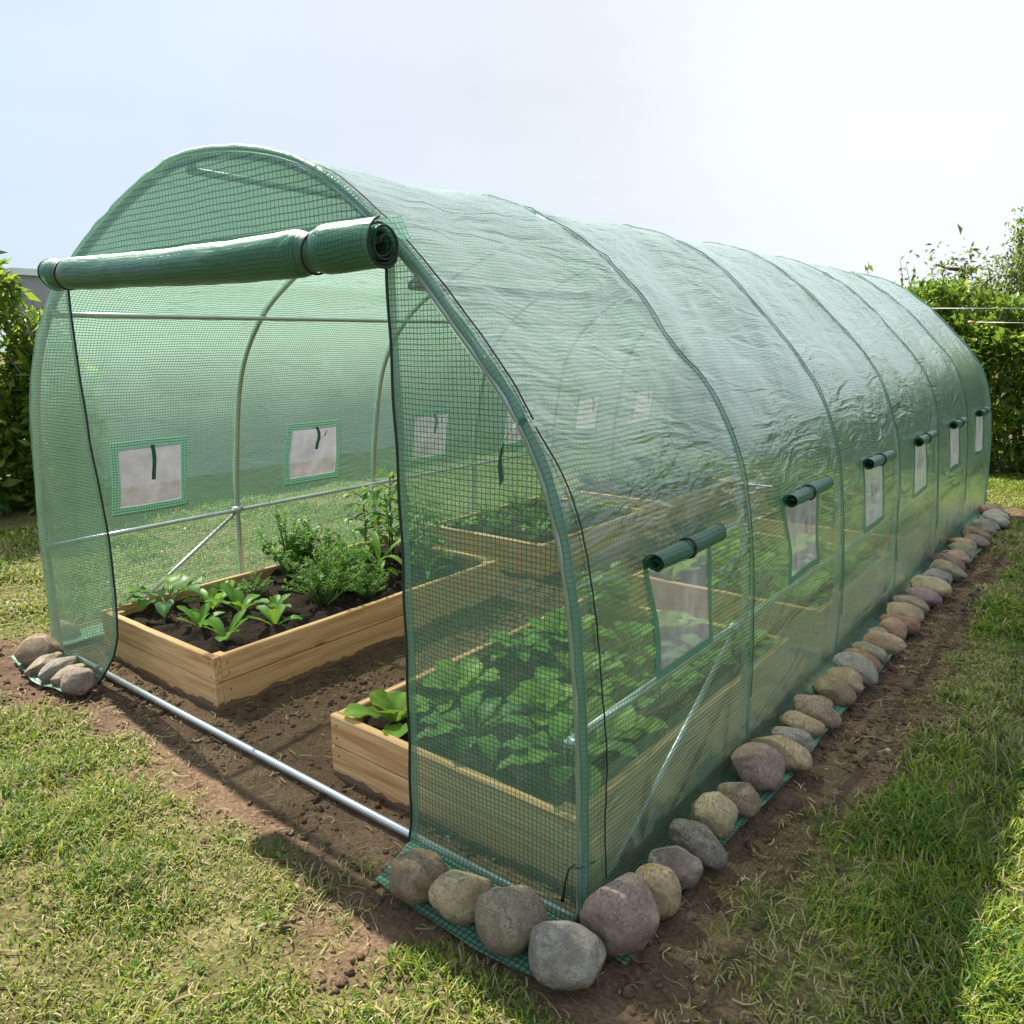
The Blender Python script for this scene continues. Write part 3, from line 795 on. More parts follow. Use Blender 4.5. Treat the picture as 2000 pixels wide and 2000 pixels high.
# ground skirt of the cover, held down by stones
def skirt(name, inner, outer, n=60, k=6, seed=0):
    inner = np.array(inner); outer = np.array(outer)
    def rs(P):
        s = np.r_[0, np.cumsum(np.hypot(*np.diff(P, axis=0).T))]; u = np.linspace(0, s[-1], n)
        return np.stack([np.interp(u, s, P[:,0]), np.interp(u, s, P[:,1])], 1)
    I, O = rs(inner), rs(outer)
    V = []; uv = []
    for j in range(k):
        t = j/(k-1); P = I*(1-t)+O*t
        if t > .9: P = P + .008*np.stack([vnoise(P[:,0]*14+3, P[:,1]*14, 5+seed), vnoise(P[:,0]*14, P[:,1]*14+8, 6+seed)], 1)
        zz = .014+.016*(vnoise(P[:,0]*8, P[:,1]*8, 12+seed)+.5)*(t > .05)
        zz = np.maximum(zz, ground_z(P[:,0], P[:,1])+.006)
        V.append(np.column_stack([P, zz])); uv.append(P)
    np_mesh(name, np.concatenate(V), grid_faces(k, n), M['skirt'], tun, uv=np.concatenate(uv))
skirt('ground_skirt', [(1.500,-.02),(1.505,3),(1.505,L)], [(1.663,-.06),(1.655,.13),(1.648,.40),(1.672,.70),(1.689,1.0),(1.683,1.42),(1.70,1.96),(1.683,2.73),(1.695,3.6),(1.717,4.57),(1.705,5.64),(1.69,L+.05)], 160, 6, 1)
skirt('ground_skirt', [(.925,-.012),(1.2,-.014),(1.50,-.016)], [(.985,-.212),(1.10,-.222),(1.233,-.226),(1.357,-.232),(1.486,-.222),(1.592,-.198)], 60, 7, 2)
skirt('ground_skirt', [(-1.62,.02),(-1.5,-.01),(-1.2,-.03),(-.98,-.03)], [(-1.55,-.18),(-1.36,-.215),(-1.188,-.238),(-.90,-.205)], 50, 7, 3)
skirt('ground_skirt', [(-1.500,-.0),(-1.505,3),(-1.505,L)], [(-1.66,.0),(-1.67,1.5),(-1.65,3),(-1.68,4.5),(-1.67,L)], 60, 5, 4)

# ------------------------------------------------------------------ RAISED BEDS
BH = .222
def plank(parent, loc, rz, ln, th, h, seed, screws=0):
    """board whose length runs along its own x axis"""
    r = random.Random(seed)
    m = MB(); n = 10; b = .004
    sec = [(-th/2+b, 0), (th/2-b, 0), (th/2, b), (th/2, h-b), (th/2-b, h), (-th/2+b, h), (-th/2, h-b), (-th/2, b)]
    for i in range(n+1):
        X = -ln/2+ln*i/n; dz = r.uniform(-.0012, .0012); dy = r.uniform(-.0012, .0012)
        for (yy, zz) in sec: m.v.append((X, yy+dy, zz+dz))
    for i in range(n):
        for k in range(8): m.f.append((i*8+k, i*8+(k+1) % 8, (i+1)*8+(k+1) % 8, (i+1)*8+k))
    m.f.append(tuple(range(8))); m.f.append(tuple(n*8+k for k in range(8))[::-1])
    o = m.build('plank', M['wood'], parent, smooth=False)
    bmn = bmesh.new(); bmn.from_mesh(o.data); bmesh.ops.recalc_face_normals(bmn, faces=bmn.faces); bmn.to_mesh(o.data); bmn.free()
    o.location = loc; o.rotation_euler = (0, 0, rz)
    if screws:
        for X in (-ln/2+.03, ln/2-.03):
            for zz in (h*.27, h*.73):
                ms = MB(); X2 = X+r.uniform(-.006,.006); z2 = zz+r.uniform(-.006,.006)
                ms.tube([(X2, screws*(th/2-.002), z2), (X2, screws*(th/2+.0016), z2)], .0042, 8); ms.build('screw', M['screw'], o)
    return o
BEDS = {}
def bed(key, x0, x1, y0, y1, label, sink=0.):
    cx, cyb = (x0+x1)/2, (y0+y1)/2; wx, wy = x1-x0, y1-y0; th = .030
    e = empty('raised_bed', (cx, cyb, 0)); tag(e, label, 'raised bed', 'raised beds inside the tunnel')
    sd = int(abs(x0*100)+y0*1000)
    for k, (za, h) in enumerate(((-.012, .121), (.1125, .1095))):
        sc1 = key in ('L1', 'R1')
        plank(e, (0, -wy/2+th/2, za), 0, wx-.001*k, th, h, sd+k, -1*sc1); plank(e, (0, wy/2-th/2, za), 0, wx-.001*k, th, h, sd+k+7)
        plank(e, (wx/2-th/2, 0, za), math.pi/2, wy-2*th-.002, th, h, sd+k+13, -1*sc1); plank(e, (-wx/2+th/2, 0, za), math.pi/2, wy-2*th-.002, th, h, sd+k+19)
    for sx in (-1, 1):
        for sy in (-1, 1):
            m = MB(); a = .045; m.box((-a/2, -a/2, 0), (a/2, a/2, .212)); o = m.build('corner_post', M['wood'], e, False)
            o.location = (sx*(wx/2-th-a/2-.001), sy*(wy/2-th-a/2-.001), 0)
    n1, n2 = int((wx-2*th)/.016), int((wy-2*th)/.016)
    xs = np.linspace(-wx/2+th, wx/2-th, n1); yy = np.linspace(-wy/2+th, wy/2-th, n2)
    X, Y = np.meshgrid(xs, yy, indexing='ij'); wxX, wyY = X+cx, Y+cyb
    Z = .182+fbm(wxX*14, wyY*14, 80, 4, .62)*.040+fbm(wxX*3, wyY*3, 81, 2)*.02
    np_mesh('soil', np.stack([X.ravel(), Y.ravel(), Z.ravel()], 1), grid_faces(n1, n2), M['bedsoil'], e)
    BEDS[key] = (x0, x1, y0, y1)
bed('L1', -1.255, -.305, .115, 1.90, 'pale pine raised bed on the left just inside the open door, with young seedlings')
bed('L2', -1.25, -.30, 2.30, 3.60, 'pine raised bed in the middle of the left row behind the doorway bed')
bed('L3', -1.24, -.31, 3.90, 5.14, 'pine raised bed at the far end of the left row')
bed('R1', .44, 1.42, .09, 1.69, 'pine raised bed behind the right door panel, crowded with leafy vegetables')
bed('R2', .44, 1.42, 2.10, 3.40, 'pine raised bed with lettuces in the middle of the right row')
bed('R3', .44, 1.42, 3.78, 5.10, 'pine raised bed at the far end of the right row')

# ------------------------------------------------------------------ PLANTS
class Fol:
    def __init__(s): s.V = []; s.F = []; s.C = []; s.n = 0
    def leaf(s, p, az, el, ln, wd, droop, col, r, segs=5, shape='ov', fold=.25, wave=0., petiole=.15):
        p = np.array(p, float); az_d = np.array([math.cos(az), math.sin(az), 0]); side = np.array([-math.sin(az), math.cos(az), 0])
        pts = []; e = el; q = p.copy()
        for i in range(segs+1):
            t = i/segs
            if shape == 'ov': w_ = max(0, math.sin(math.pi*min(1, max(0, (t-petiole)/(1-petiole)))**.8))**.8 if t > petiole else .06
            elif shape == 'sp': w_ = (.12+.88*math.sin(math.pi*min(1, t*.86)**1.5)**.9) if t < 1 else .25
            else: w_ = math.sin(math.pi*(t*.92+.06))**.7
            if i == segs and shape != 'sp': w_ = .02
            pts.append((q.copy(), w_*wd/2, e))
            e2 = e-droop/segs; q = q+(az_d*math.cos(e)+np.array([0,0,1])*math.sin(e))*ln/segs; e = e2
        cols = 5 if wave > 0 else 3
        b = s.n; hv = np.linspace(-1, 1, cols)
        for i, (c, w_, e) in enumerate(pts):
            up = -az_d*math.sin(e)+np.array([0,0,1])*math.cos(e)
            for h in hv:
                z_ = abs(h)*fold*w_ + (wave*w_*math.sin(i*2.3+h*5) if abs(h) > .9 else 0)
                s.V.append(c+side*h*w_+up*z_)
                v = r.uniform(.9, 1.1)*(1.35 if (cols == 5 and h == 0) else 1.)
                s.C.append(np.array(col)*v)
        for i in range(segs):
            for k in range(cols-1): s.F.append((b+i*cols+k, b+i*cols+k+1, b+(i+1)*cols+k+1, b+(i+1)*cols+k))
        s.n += len(pts)*cols
    def build(s, name, parent): return np_mesh(name, np.array(s.V), np.array(s.F), M['leaf'], parent, col=np.array(s.C))

G1 = (.17,.36,.045); G2 = (.24,.43,.055); G3 = (.09,.23,.03); G4 = (.30,.45,.07); G5=(.13,.28,.065)
def plant_mesh(kind, seed):
    r = random.Random(seed); f = Fol(); st = MB()
    U = r.uniform
    if kind == 'seedling':
        n = r.randint(6, 8); a0 = U(0, 6)
        for i in range(n):
            a = a0+i*2.4; inner = i > n*.6
            f.leaf((.004*math.cos(a), .004*math.sin(a), 0), a, U(1.15,1.45) if inner else U(.75,1.15), U(.11,.155)*(.8 if inner else 1), U(.038,.05), U(.5,1.3), G2 if inner else G1, r, 6, 'sp', .3, .10)
        st.tube([(0,0,-.02),(0,0,.01)], .006, 6)
    elif kind == 'lettuce':
        n = r.randint(11, 14); a0 = U(0, 6)
        for i in range(n):
            a = a0+i*2.4; q = i/n
            f.leaf((.008*math.cos(a), .008*math.sin(a), 0), a, .45+q*.95+U(-.1,.1), U(.15,.20)*(1-.35*q), U(.075,.10), U(.5,.9), G4 if q > .4 else G2, r, 7, 'sp', .25, .22)
        st.tube([(0,0,-.02),(0,0,.02)], .010, 6)
    elif kind == 'leafy':
        n = r.randint(12, 16); a0 = U(0, 6)
        for i in range(n):
            a = a0+i*2.4+U(-.2,.2); el = U(.6,1.35); pl = U(.07,.15)
            p = (pl*math.cos(el)*math.cos(a), pl*math.cos(el)*math.sin(a), pl*math.sin(el))
            st.tube([(0,0,-.01), tuple(.5*c for c in p[:2])+(p[2]*.6,), p], [.003,.0025,.002], 5)
            f.leaf(p, a, el-.35, U(.09,.14), U(.06,.085), U(.8,1.7), G1 if r.random() < .6 else G5, r, 6, 'ov', .2, .25, .04)
    elif kind in ('bushy', 'feathery', 'dense'):
        H, R = (.30, .16) if kind == 'bushy' else ((.22, .17) if kind == 'feathery' else (.27, .19))
        ns = 26
        for i in range(ns):
            a = U(0, 6.28); rr = R*math.sqrt(U(0,1)); tip = np.array([rr*math.cos(a), rr*math.sin(a), H*U(.55,1.)*(1-.35*(rr/R)**2)])
            mid = tip*np.array([.45,.45,.6]); st.tube([(0,0,-.01), tuple(mid), tuple(tip)], [.003,.002,.001], 4)
            m_ = 15 if kind == 'bushy' else (26 if kind == 'feathery' else 9)
            for j in range(m_):
                t = U(.35, 1.02); p = (mid+(tip-mid)*((t-.5)*2)) if t > .5 else mid*(t*2)
                aa = U(0, 6.28)
                if kind == 'bushy': f.leaf(p, aa, U(.0,.9), U(.028,.042), U(.014,.020), .6, G1 if r.random() < .7 else G3, r, 3, 'ov', .25, 0, .02)
                elif kind == 'feathery': f.leaf(p, aa, U(.1,1.), U(.018,.032), U(.005,.008), .5, G2 if r.random() < .5 else G1, r, 2, 'ov', .2, 0, .02)
                else: f.leaf(p, aa, U(-.1,.8), U(.05,.08), U(.03,.045), .8, G1 if r.random() < .6 else G5, r, 4, 'ov', .2, 0, .02)
    elif kind == 'tall':
        H = .36; st.tube([(0,0,-.02),(.01,.0,H*.5),(.0,.012,H)], [.006,.005,.003], 6)
        for i in range(11):
            z_ = H*(.28+.70*i/10); a = i*2.4+U(-.3,.3); bl = U(.08,.13)*(1.15-.5*i/10)
            tip = (bl*math.cos(a), bl*math.sin(a), z_+U(.01,.04)); st.tube([(0,0,z_),(tip[0]*.6,tip[1]*.6,z_+.03),tip], [.003,.002,.0015], 4)
            for j in range(5):
                q = .45+.55*(j//2)/2; p = (tip[0]*q, tip[1]*q, z_+(tip[2]-z_)*q)
                f.leaf(p, a+(0 if j == 4 else (1 if j % 2 else -1)*U(.6,1.1)), U(-.4,.3), U(.055,.085), U(.024,.034), U(.6,1.3), G1 if r.random() < .6 else G3, r, 4, 'ov', .25, 0, .05)
        for j in range(4): f.leaf((0,.012,H), j*1.6, .7, .05, .018, .6, G2, r, 4, 'ov', .25, 0, .05)
    elif kind == 'strappy':
        st.tube([(0,0,-.02),(0,0,.08)], [.007,.005], 6)
        for i in range(7):
            a = i*2.6+U(-.3,.3); f.leaf((0,0,.015+.012*i), a, U(.8,1.25), U(.13,.21), U(.022,.032), U(1.0,1.9), G2 if i > 3 else G1, r, 8, 'bl', .35)
    return f, st
PROTO = {}
def plant(kind, x, y, scale, label, group, variant=0, rz=None, z=None, squash=1.):
    key = (kind, variant)
    zz = .182+float(fbm(np.array(x*14), np.array(y*14), 80, 4, .62))*.040+float(fbm(np.array(x*3.), np.array(y*3.), 81, 2))*.02-.003 if z is None else z
    names = {'seedling':'lettuce_seedling','lettuce':'lettuce','leafy':'leafy_plant','bushy':'herb_plant','feathery':'herb_plant','dense':'vegetable_plant','tall':'tomato_plant','strappy':'corn_seedling'}
    cats = {'lettuce_seedling':'seedling','corn_seedling':'seedling'}
    if key not in PROTO:
        f, st = plant_mesh(kind, 100+variant*31+sum(ord(c) for c in kind))
        e = empty(names[kind]); a = f.build('foliage', e); b = st.build('stem', M['stem'], e); PROTO[key] = e
    else:
        p0 = PROTO[key]; e = p0.copy(); link(e)
        for ch in list(p0.children):
            c = ch.copy(); COL.objects.link(c); c.parent = e
    e.location = (x, y, zz); e.rotation_euler = (0, 0, random.uniform(0, 6.28) if rz is None else rz); e.scale = (scale, scale, scale*squash)
    tag(e, label, cats.get(names[kind], 'plant'), group)
    return e
gL = 'young plants in the left doorway bed'
plant('leafy', -1.10, .36, 1.14, 'lobed dark leafy plant in the front left corner of the doorway bed', gL, 0)
plant('seedling', -.99, .53, 1.19, 'broad-leaved upright seedling behind the smaller lettuces in the doorway bed', gL, 0)
plant('seedling', -.80, .56, 1.29, 'tall lettuce seedling with spread leaves in the middle of the doorway bed', gL, 1)
plant('seedling', -.77, .33, 0.98, 'lettuce seedling second nearest to the front board of the doorway bed', gL, 2)
plant('seedling', -.53, .31, 1.12, 'small lettuce seedling nearest to the front corner of the doorway bed', gL, 3)
plant('seedling', -.50, .54, 1.14, 'lettuce seedling with two wide leaves beside the feathery herb', gL, 4)
plant('bushy', -1.02, 1.00, 1.30, 'tall dense bushy herb in the middle of the doorway bed', gL, 0)
plant('bushy', -.86, 1.22, 1.08, 'dense bushy herb just behind the tallest bush in the doorway bed', gL, 1)
plant('feathery', -.56, .86, 1.32, 'low bright feathery herb along the right board of the doorway bed', gL, 0)
plant('feathery', -.72, .98, 1.32, 'feathery herb between the bushy herb and the right board', gL, 1)
plant('feathery', -.47, 1.06, 0.90, 'small feathery herb tuft at the right board of the doorway bed', gL, 1)
plant('seedling', -1.05, 1.42, 1.24, 'upright seedling behind the bushy herbs near the back rail', gL, 1)
plant('tall', -.98, 1.72, 1.34, 'tall tomato plant at the back of the doorway bed', gL, 0)
plant('tall', -.74, 1.70, 1.02, 'shorter tomato plant at the back beside the tallest tomato', gL, 1)
plant('strappy', -.62, 1.28, 1.38, 'corn seedling with long arching leaves near the door panel edge', gL, 0)
plant('strappy', -.45, 1.48, 1.02, 'small corn seedling with thin leaves at the door panel edge', gL, 1)
plant('strappy', -.90, 1.45, 0.96, 'slim corn seedling in front of the tall tomato plants', gL, 1)
plant('bushy', -1.10, 1.22, 1.15, 'bushy herb against the rear board behind the tallest bush of the doorway bed', gL, 2)
plant('feathery', -.62, 1.10, 1.2, 'feathery herb behind the low bright one along the right board', gL, 2)
plant('tall', -1.10, 1.60, 1.1, 'tall tomato plant near the rear board left of the other tomatoes', gL, 2)
plant('tall', -.80, 1.52, 1.2, 'tall leafy tomato plant nearest to the door panel edge', gL, 2)
plant('leafy', -.60, 1.66, .9, 'low broad-leaved plant at the back right corner of the doorway bed', gL, 1)
plant('seedling', -1.12, .70, .95, 'small seedling by the rear board left of the bushy herbs', gL, 4)
plant('feathery', -.95, .74, .62, 'tiny feathery herb in front of the tallest bush', gL, 2)
plant('seedling', -.66, .66, .8, 'small seedling just in front of the low feathery herb', gL, 0)
plant('tall', -.55, 1.56, 1.0, 'tomato plant at the back right, half behind the door panel', gL, 0)
plant('lettuce', .60, .235, .95, 'bright green lettuce in the front left corner of the right bed, beside the door panel', 'lettuces', 0)
ordn = ['first','second','third','fourth','fifth','sixth','seventh']
def fill(key, kinds, nx, ny, sc, name, word, skip=(), squash=1.):
    x0, x1, y0, y1 = BEDS[key]; rr = random.Random(sum(ord(c) for c in key))
    cols = {3: ['left', 'middle', 'right'], 2: ['left', 'right']}[nx]
    for j in range(ny):
        for i in range(nx):
            if (i, j) in skip: continue
            x = x0+.15+(x1-x0-.30)*i/(nx-1)+rr.uniform(-.04,.04); y = y0+.17+(y1-y0-.34)*j/(ny-1)+rr.uniform(-.04,.04)
            kd = kinds[rr.randrange(len(kinds))]; sc_ = sc
            plant(kd, x, y, sc*rr.uniform(.82,1.15), '%s, %s from front in %s row of %s' % (word[kd], ordn[j], cols[i], name), 'plants in '+name, rr.randrange(3), squash=squash)
words = {'leafy':'broad arching leafy plant', 'dense':'dense leafy vegetable', 'bushy':'bushy small-leaved herb', 'lettuce':'bright ruffled lettuce', 'feathery':'feathery low herb', 'tall':'tall tomato plant', 'seedling':'upright lettuce seedling', 'strappy':'corn seedling'}
fill('R1', ['leafy','lettuce','leafy','dense','lettuce'], 3, 5, 1.02, 'the near right bed', words, skip=((0,0),), squash=.9)
fill('R2', ['lettuce','lettuce','leafy'], 3, 5, .98, 'the middle right bed', words)
fill('R3', ['leafy','dense'], 3, 4, 1.0, 'the far right bed', words)
fill('L2', ['feathery','leafy','bushy'], 3, 4, .85, 'the middle left bed', words)
fill('L3', ['dense','bushy'], 3, 4, .85, 'the far left bed', words)

# ------------------------------------------------------------------ STONES
def stone(x, y, dims, rot, color, label, seed, group, big=False, pinch=0.):
    bm = bmesh.new(); bmesh.ops.create_icosphere(bm, subdivisions=5 if big else 4, radius=.5)
    rc = random.Random(seed*7+1); cuts = [(Vector((rc.uniform(-1,1), rc.uniform(-1,1), rc.uniform(-.3,1))).normalized(), rc.uniform(.34,.44)) for _ in range(5)]
    o1 = Vector((seed*3.17, seed*1.31, seed*.77))
    for v in bm.verts:
        c = v.co.normalized()
        p = c*.5
        q = Vector([math.copysign(abs(t)**.86, t) for t in c]); p = q.normalized()*.5*(1+.06*(q.length-1))
        d = noise.noise(c*1.15+o1)*.17+noise.noise(c*2.4+o1*2)*.055+noise.noise(c*5+o1)*.022+noise.noise(c*14+o1)*.006
        p = p*(1+d)
        for (cd, lim) in cuts:
            q_ = p.dot(cd)
            if q_ > lim: p = p-cd*(q_-lim)*.72
        p.x *= 1+pinch*c.z*.5
        if p.z < -.36: p.z = -.36-(abs(p.z)-.36)*.3
        v.co = Vector((p.x*dims[0], p.y*dims[1], p.z*dims[2]))
    bmesh.ops.recalc_face_normals(bm, faces=bm.faces)
    me = bpy.data.meshes.new('stone'); bm.to_mesh(me); bm.free()
    me.polygons.foreach_set('use_smooth', np.ones(len(me.polygons), dtype=bool)); me.materials.append(M['stone'])
    o = bpy.data.objects.new('stone', me); link(o)
    o.rotation_euler = rot
    bpy.context.view_layer.update()
    mw = Matrix.LocRotScale(None, o.rotation_euler, None)
    zmin = min((mw @ v.co).z for v in me.vertices)
    o.location = (x, y, .006-zmin)
    o.color = (*color, 1)
    tag(o, label, 'stone', group)
BR=(0.252,0.164,0.083); TAN=(0.440,0.284,0.136); GB=(0.289,0.222,0.134); BG=(.30,.255,.205); PU=(.30,.19,.145); MV=(.28,.205,.155); DK=(0.168,0.141,0.107); CR=(0.497,0.375,0.193); RB=(0.329,0.146,0.065); PK=(0.407,0.239,0.144); LT=(0.475,0.435,0.340)
gS = 'stones weighing down the cover skirt'
FS = [ # x, y, (w, d, h), rot, colour, label
 (1.105,-.165,(.158,.135,.135),(.1,.1,.5),BR,'brown blocky stone at the door pipe end of the front skirt, first from the left'),
 (1.248,-.160,(.168,.125,.140),(.2,-.45,.5),CR,'tan grey rounded stone leaning, second from the left on the front skirt'),
 (1.402,-.155,(.170,.140,.178),(.15,.1,.7),GB,'grey brown triangular upright stone, third from the left on the front skirt'),
 (1.563,-.155,(.205,.145,.130),(.0,.22,.52),BG,'large blue grey oval stone at the very front corner of the tunnel'),
 (1.612,.005,(.185,.150,.190),(.1,-.35,.6),PU,'big purplish pink upright stone just right of the front corner'),
 (1.618,.172,(.135,.130,.140),(.1,.1,.4),TAN,'tan rounded stone with flat top behind the big purplish stone'),
 (1.608,.300,(.150,.115,.100),(0,.1,.3),MV,'mauve brown low stone, third from the front corner along the right side'),
 (1.618,.420,(.185,.095,.095),(0,.30,.05),DK,'dark grey elongated pitted stone slanting down to the soil'),
 (1.600,.560,(.130,.125,.138),(.1,-.1,.5),CR,'cream blocky wrinkled stone, upright, beside the dark elongated stone'),
 (1.618,.700,(.140,.125,.115),(0,.05,.4),BR,'smooth dull brown round stone behind the cream blocky stone'),
 (1.607,.882,(.172,.155,.165),(.1,0,.3),PU,'large purple mauve round stone halfway along the near right skirt'),
 (1.622,1.045,(.205,.130,.120),(0,.12,.15),TAN,'large tan brown oval stone right behind the purple mauve one'),
 (1.618,1.200,(.160,.100,.082),(0,.1,.1),BG,'blue grey small flat stone between two tan stones')]
for i, s in enumerate(FS): stone(*s[:6], i+1, gS, True)
SIDE = [(1.603,1.325,TAN,'tan slender',.165,.085),(1.618,1.44,GB,'mottled grey tan oval',.19,.105),(1.600,1.555,BR,'little brown',.09,.06),(1.621,1.65,BR,'brown chunky',.16,.105),(1.622,1.775,PK,'pinkish tan rounded',.155,.11),
 (1.632,1.92,BG,'dark grey long tilted',.20,.12),(1.613,2.06,RB,'reddish brown slim',.165,.085),(1.621,2.19,MV,'grey mauve flat',.17,.085),(1.637,2.33,CR,'pale cream long',.205,.105),(1.60,2.43,MV,'half hidden mauve',.13,.08),(1.630,2.54,PK,'pinkish brown',.15,.105),(1.641,2.67,RB,'dark red brown flat',.19,.085),
 (1.62,2.82,TAN,'brown tan smooth',.20,.10),(1.618,3.0,GB,'grey brown flat',.19,.095),(1.632,3.19,MV,'grey pink speckled',.195,.095),(1.631,3.38,CR,'pale tan broad',.225,.115),(1.630,3.58,BG,'small grey',.165,.11),(1.651,3.78,GB,'grey long',.21,.11),
 (1.624,3.97,BR,'brown low',.205,.10),(1.63,4.17,PK,'rosy brown',.20,.10),(1.638,4.38,GB,'greyish oval',.20,.105),(1.603,4.56,TAN,'tan low',.19,.095),(1.665,4.70,MV,'mauve low',.175,.09),(1.635,4.90,BR,'dull brown',.205,.11),(1.649,5.10,GB,'grey brown humped',.20,.105),
 (1.64,5.30,BG,'light grey',.20,.10),(1.666,5.50,LT,'whitish grey',.20,.10),(1.652,5.70,LT,'pale white',.19,.10),(1.60,5.90,PK,'pinkish far',.22,.11)]
nth = lambda n: '%d%s' % (n, {1:'st',2:'nd',3:'rd'}.get(n % 10 if n % 100 not in (11,12,13) else 0, 'th'))
for i, (x, y, c, d, ln, h) in enumerate(SIDE):
    r = random.Random(i+50)
    nxt = SIDE[i+1][1] if i+1 < len(SIDE) else y+.18
    dy = min(.165, max(.07, (nxt-y)*1.02))
    stone(x, y, (ln, dy, h*1.02), (r.uniform(-.12,.12), r.uniform(.04,.24), r.uniform(-.22,.25)), tuple(q*r.uniform(.9,1.12) for q in c),
          '%s stone, %s along the right side counting back from the front corner' % (d, nth(i+10)), i+30, gS, y < 2)
LS = [(-1.365,-.125,(.215,.17,.155),(0,.1,.3),BR,'largest brown stone of the cluster at the left door panel'),
 (-1.255,-.150,(.10,.185,.085),(.1,0,.35),GB,'grey brown flat stone beside the largest left stone'),
 (-1.140,-.140,(.10,.19,.09),(.1,0,.35),BG,'blue grey flat stone in the middle of the left cluster'),
 (-1.035,-.135,(.10,.185,.08),(.1,0,.4),GB,'dull grey slim stone, second from the right in the left cluster'),
 (-.925,-.150,(.150,.13,.115),(0,.1,.4),MV,'mauve grey rounded stone at the right end of the left cluster'),
 (-1.64,.09,(.16,.13,.10),(0,0,.2),PK,'pale pinkish stone half hidden behind the left door panel')]
for i, s in enumerate(LS): stone(*s, i+80, gS, True)
stone(-1.70,-.19,(.05,.045,.035),(0,0,.3),PK,'tiny pink pebble on bare soil at the left picture edge',95,None)

# ------------------------------------------------------------------ HEDGES AND TREE
def leaves(P, Nrm, size, r, cols, weights, flat=.5, aspect=.42):
    """one folded leaf (two triangles pairs) at every point"""
    n = len(P)
    d = Nrm*flat+r.normal(0, 1, (n,3))*(1-flat*.5); d[:,2] -= .15; d /= np.linalg.norm(d, axis=1)[:,None]
    up = r.normal(0, .6, (n,3)); up[:,2] += 1.0
    sd = np.cross(d, up); sd /= np.linalg.norm(sd, axis=1)[:,None]; nn = np.cross(sd, d)
    ln = size*np.exp(r.normal(0, .25, n)); w_ = ln*aspect*r.uniform(.8,1.2,n)
    a = P; b = P+d*(ln*.5)[:,None]; t = P+d*ln[:,None]-nn*(ln*.18)[:,None]
    l_ = P+d*(ln*.42)[:,None]+sd*(w_*.5)[:,None]+nn*(w_*.16)[:,None]; r_ = P+d*(ln*.42)[:,None]-sd*(w_*.5)[:,None]+nn*(w_*.16)[:,None]
    V = np.stack([a, l_, t, r_, b], 1).reshape(-1,3)
    k = (np.arange(n)*5)[:,None]
    F = np.concatenate([k+np.array([[0,4,1]]), k+np.array([[1,4,2]]), k+np.array([[0,3,4]]), k+np.array([[4,3,2]])], 0)
    ci = r.choice(len(cols), n, p=weights); c = np.array(cols)[ci]*r.uniform(.75,1.25,(n,1))
    return V, F, np.repeat(c, 5, 0)
HC = [(.06,.14,.018),(.12,.23,.026),(.24,.33,.035),(.42,.44,.05)]
def hedge(name, x0, x1, y0, y1, H, n, size, label, seed, wts, shoots=40, cat='hedge', topwave=.18):
    r = np.random.default_rng(seed); e = empty(name, ((x0+x1)/2, (y0+y1)/2, 0)); tag(e, label, cat)
    ox, oy = (x0+x1)/2, (y0+y1)/2; hx, hy = (x1-x0)/2, (y1-y0)/2
    # leaf positions: mostly in the outer shell of a lumpy box with rounded top
    m = n*6
    p = r.uniform(-1, 1, (m,3)); p[:,2] = r.uniform(0, 1, m)
    lump = fbm(p[:,0]*hx*1.6+9, p[:,2]*H*1.6+p[:,1]*hy, seed, 3)
    ht = H*(1+topwave*fbm((p[:,0]*hx+ox)*1.3+3, (p[:,1]*hy+oy)*1.3, seed+1, 3))
    edge = np.maximum((np.abs(p[:,1])**2.4+p[:,2]**3.6)**.42, np.abs(p[:,0])*(1-.24/hx))
    depth = 1-edge+lump*.35
    ok = (depth > 0) & (r.random(m) < np.exp(-np.clip(depth, 0, 9)/.22)+.10) & (p[:,2] > .02)
    ok &= r.random(m) < np.clip(.62+1.5*fbm(p[:,0]*hx*3.4+p[:,1]*hy*2, p[:,2]*H*3.4, seed+5, 2), .12, 1)
    p = p[ok][:n]; ht = ht[ok][:n]
    P = np.stack([p[:,0]*hx*(1+.0*lump[ok][:n]), p[:,1]*hy, p[:,2]*ht], 1)
    N = np.stack([p[:,0]*.6*(np.abs(p[:,0]) > .85), p[:,1]*np.abs(p[:,1]), .6*p[:,2]], 1)
    N /= (np.linalg.norm(N, axis=1)[:,None]+1e-6)
    V, F, C = leaves(P, N, size, r, HC, wts)
    Vs, Fs, Cs = [V], [F], [C]; b = len(V)
    st = MB()
    for k in range(shoots):
        x = r.uniform(-hx, hx); y = r.uniform(-hy*.7, hy*.7); z0 = H*.88; h = r.uniform(.12, .42)
        tip = (x+r.normal(0,.07), y+r.normal(0,.07), H*.93+h)
        st.tube([(x,y,z0),(x*.5+tip[0]*.5, y*.5+tip[1]*.5+.02, (z0+tip[2])/2), tip], [.006,.004,.002], 4)
        q = r.uniform(.1,1.02,14)[:,None]; PP = np.array([x,y,z0])[None]*(1-q)+np.array(tip)[None]*q
        V, F, C = leaves(PP, r.normal(0,1,(14,3)), size*.75, r, HC, wts); Vs.append(V); Fs.append(F+b); Cs.append(C); b += len(V)
    np_mesh('foliage', np.concatenate(Vs), np.concatenate(Fs), M['hedgeleaf'], e, col=np.concatenate(Cs), smooth=False)
    for k in range(max(3, int((x1-x0)*2.2))):
        x = -hx*.9+2*hx*.9*(k+.5)/max(3, int((x1-x0)*2.2)); 
        for q in range(3):
            st.tube([(x+.03*q, r.normal(0,.08), -.02),(x+r.normal(0,.12), r.normal(0,.15), H*.4),(x+r.normal(0,.3), r.normal(0,.25), H*.85)], [.03,.018,.006], 6)
    st.build('stem', M['bark'], e)
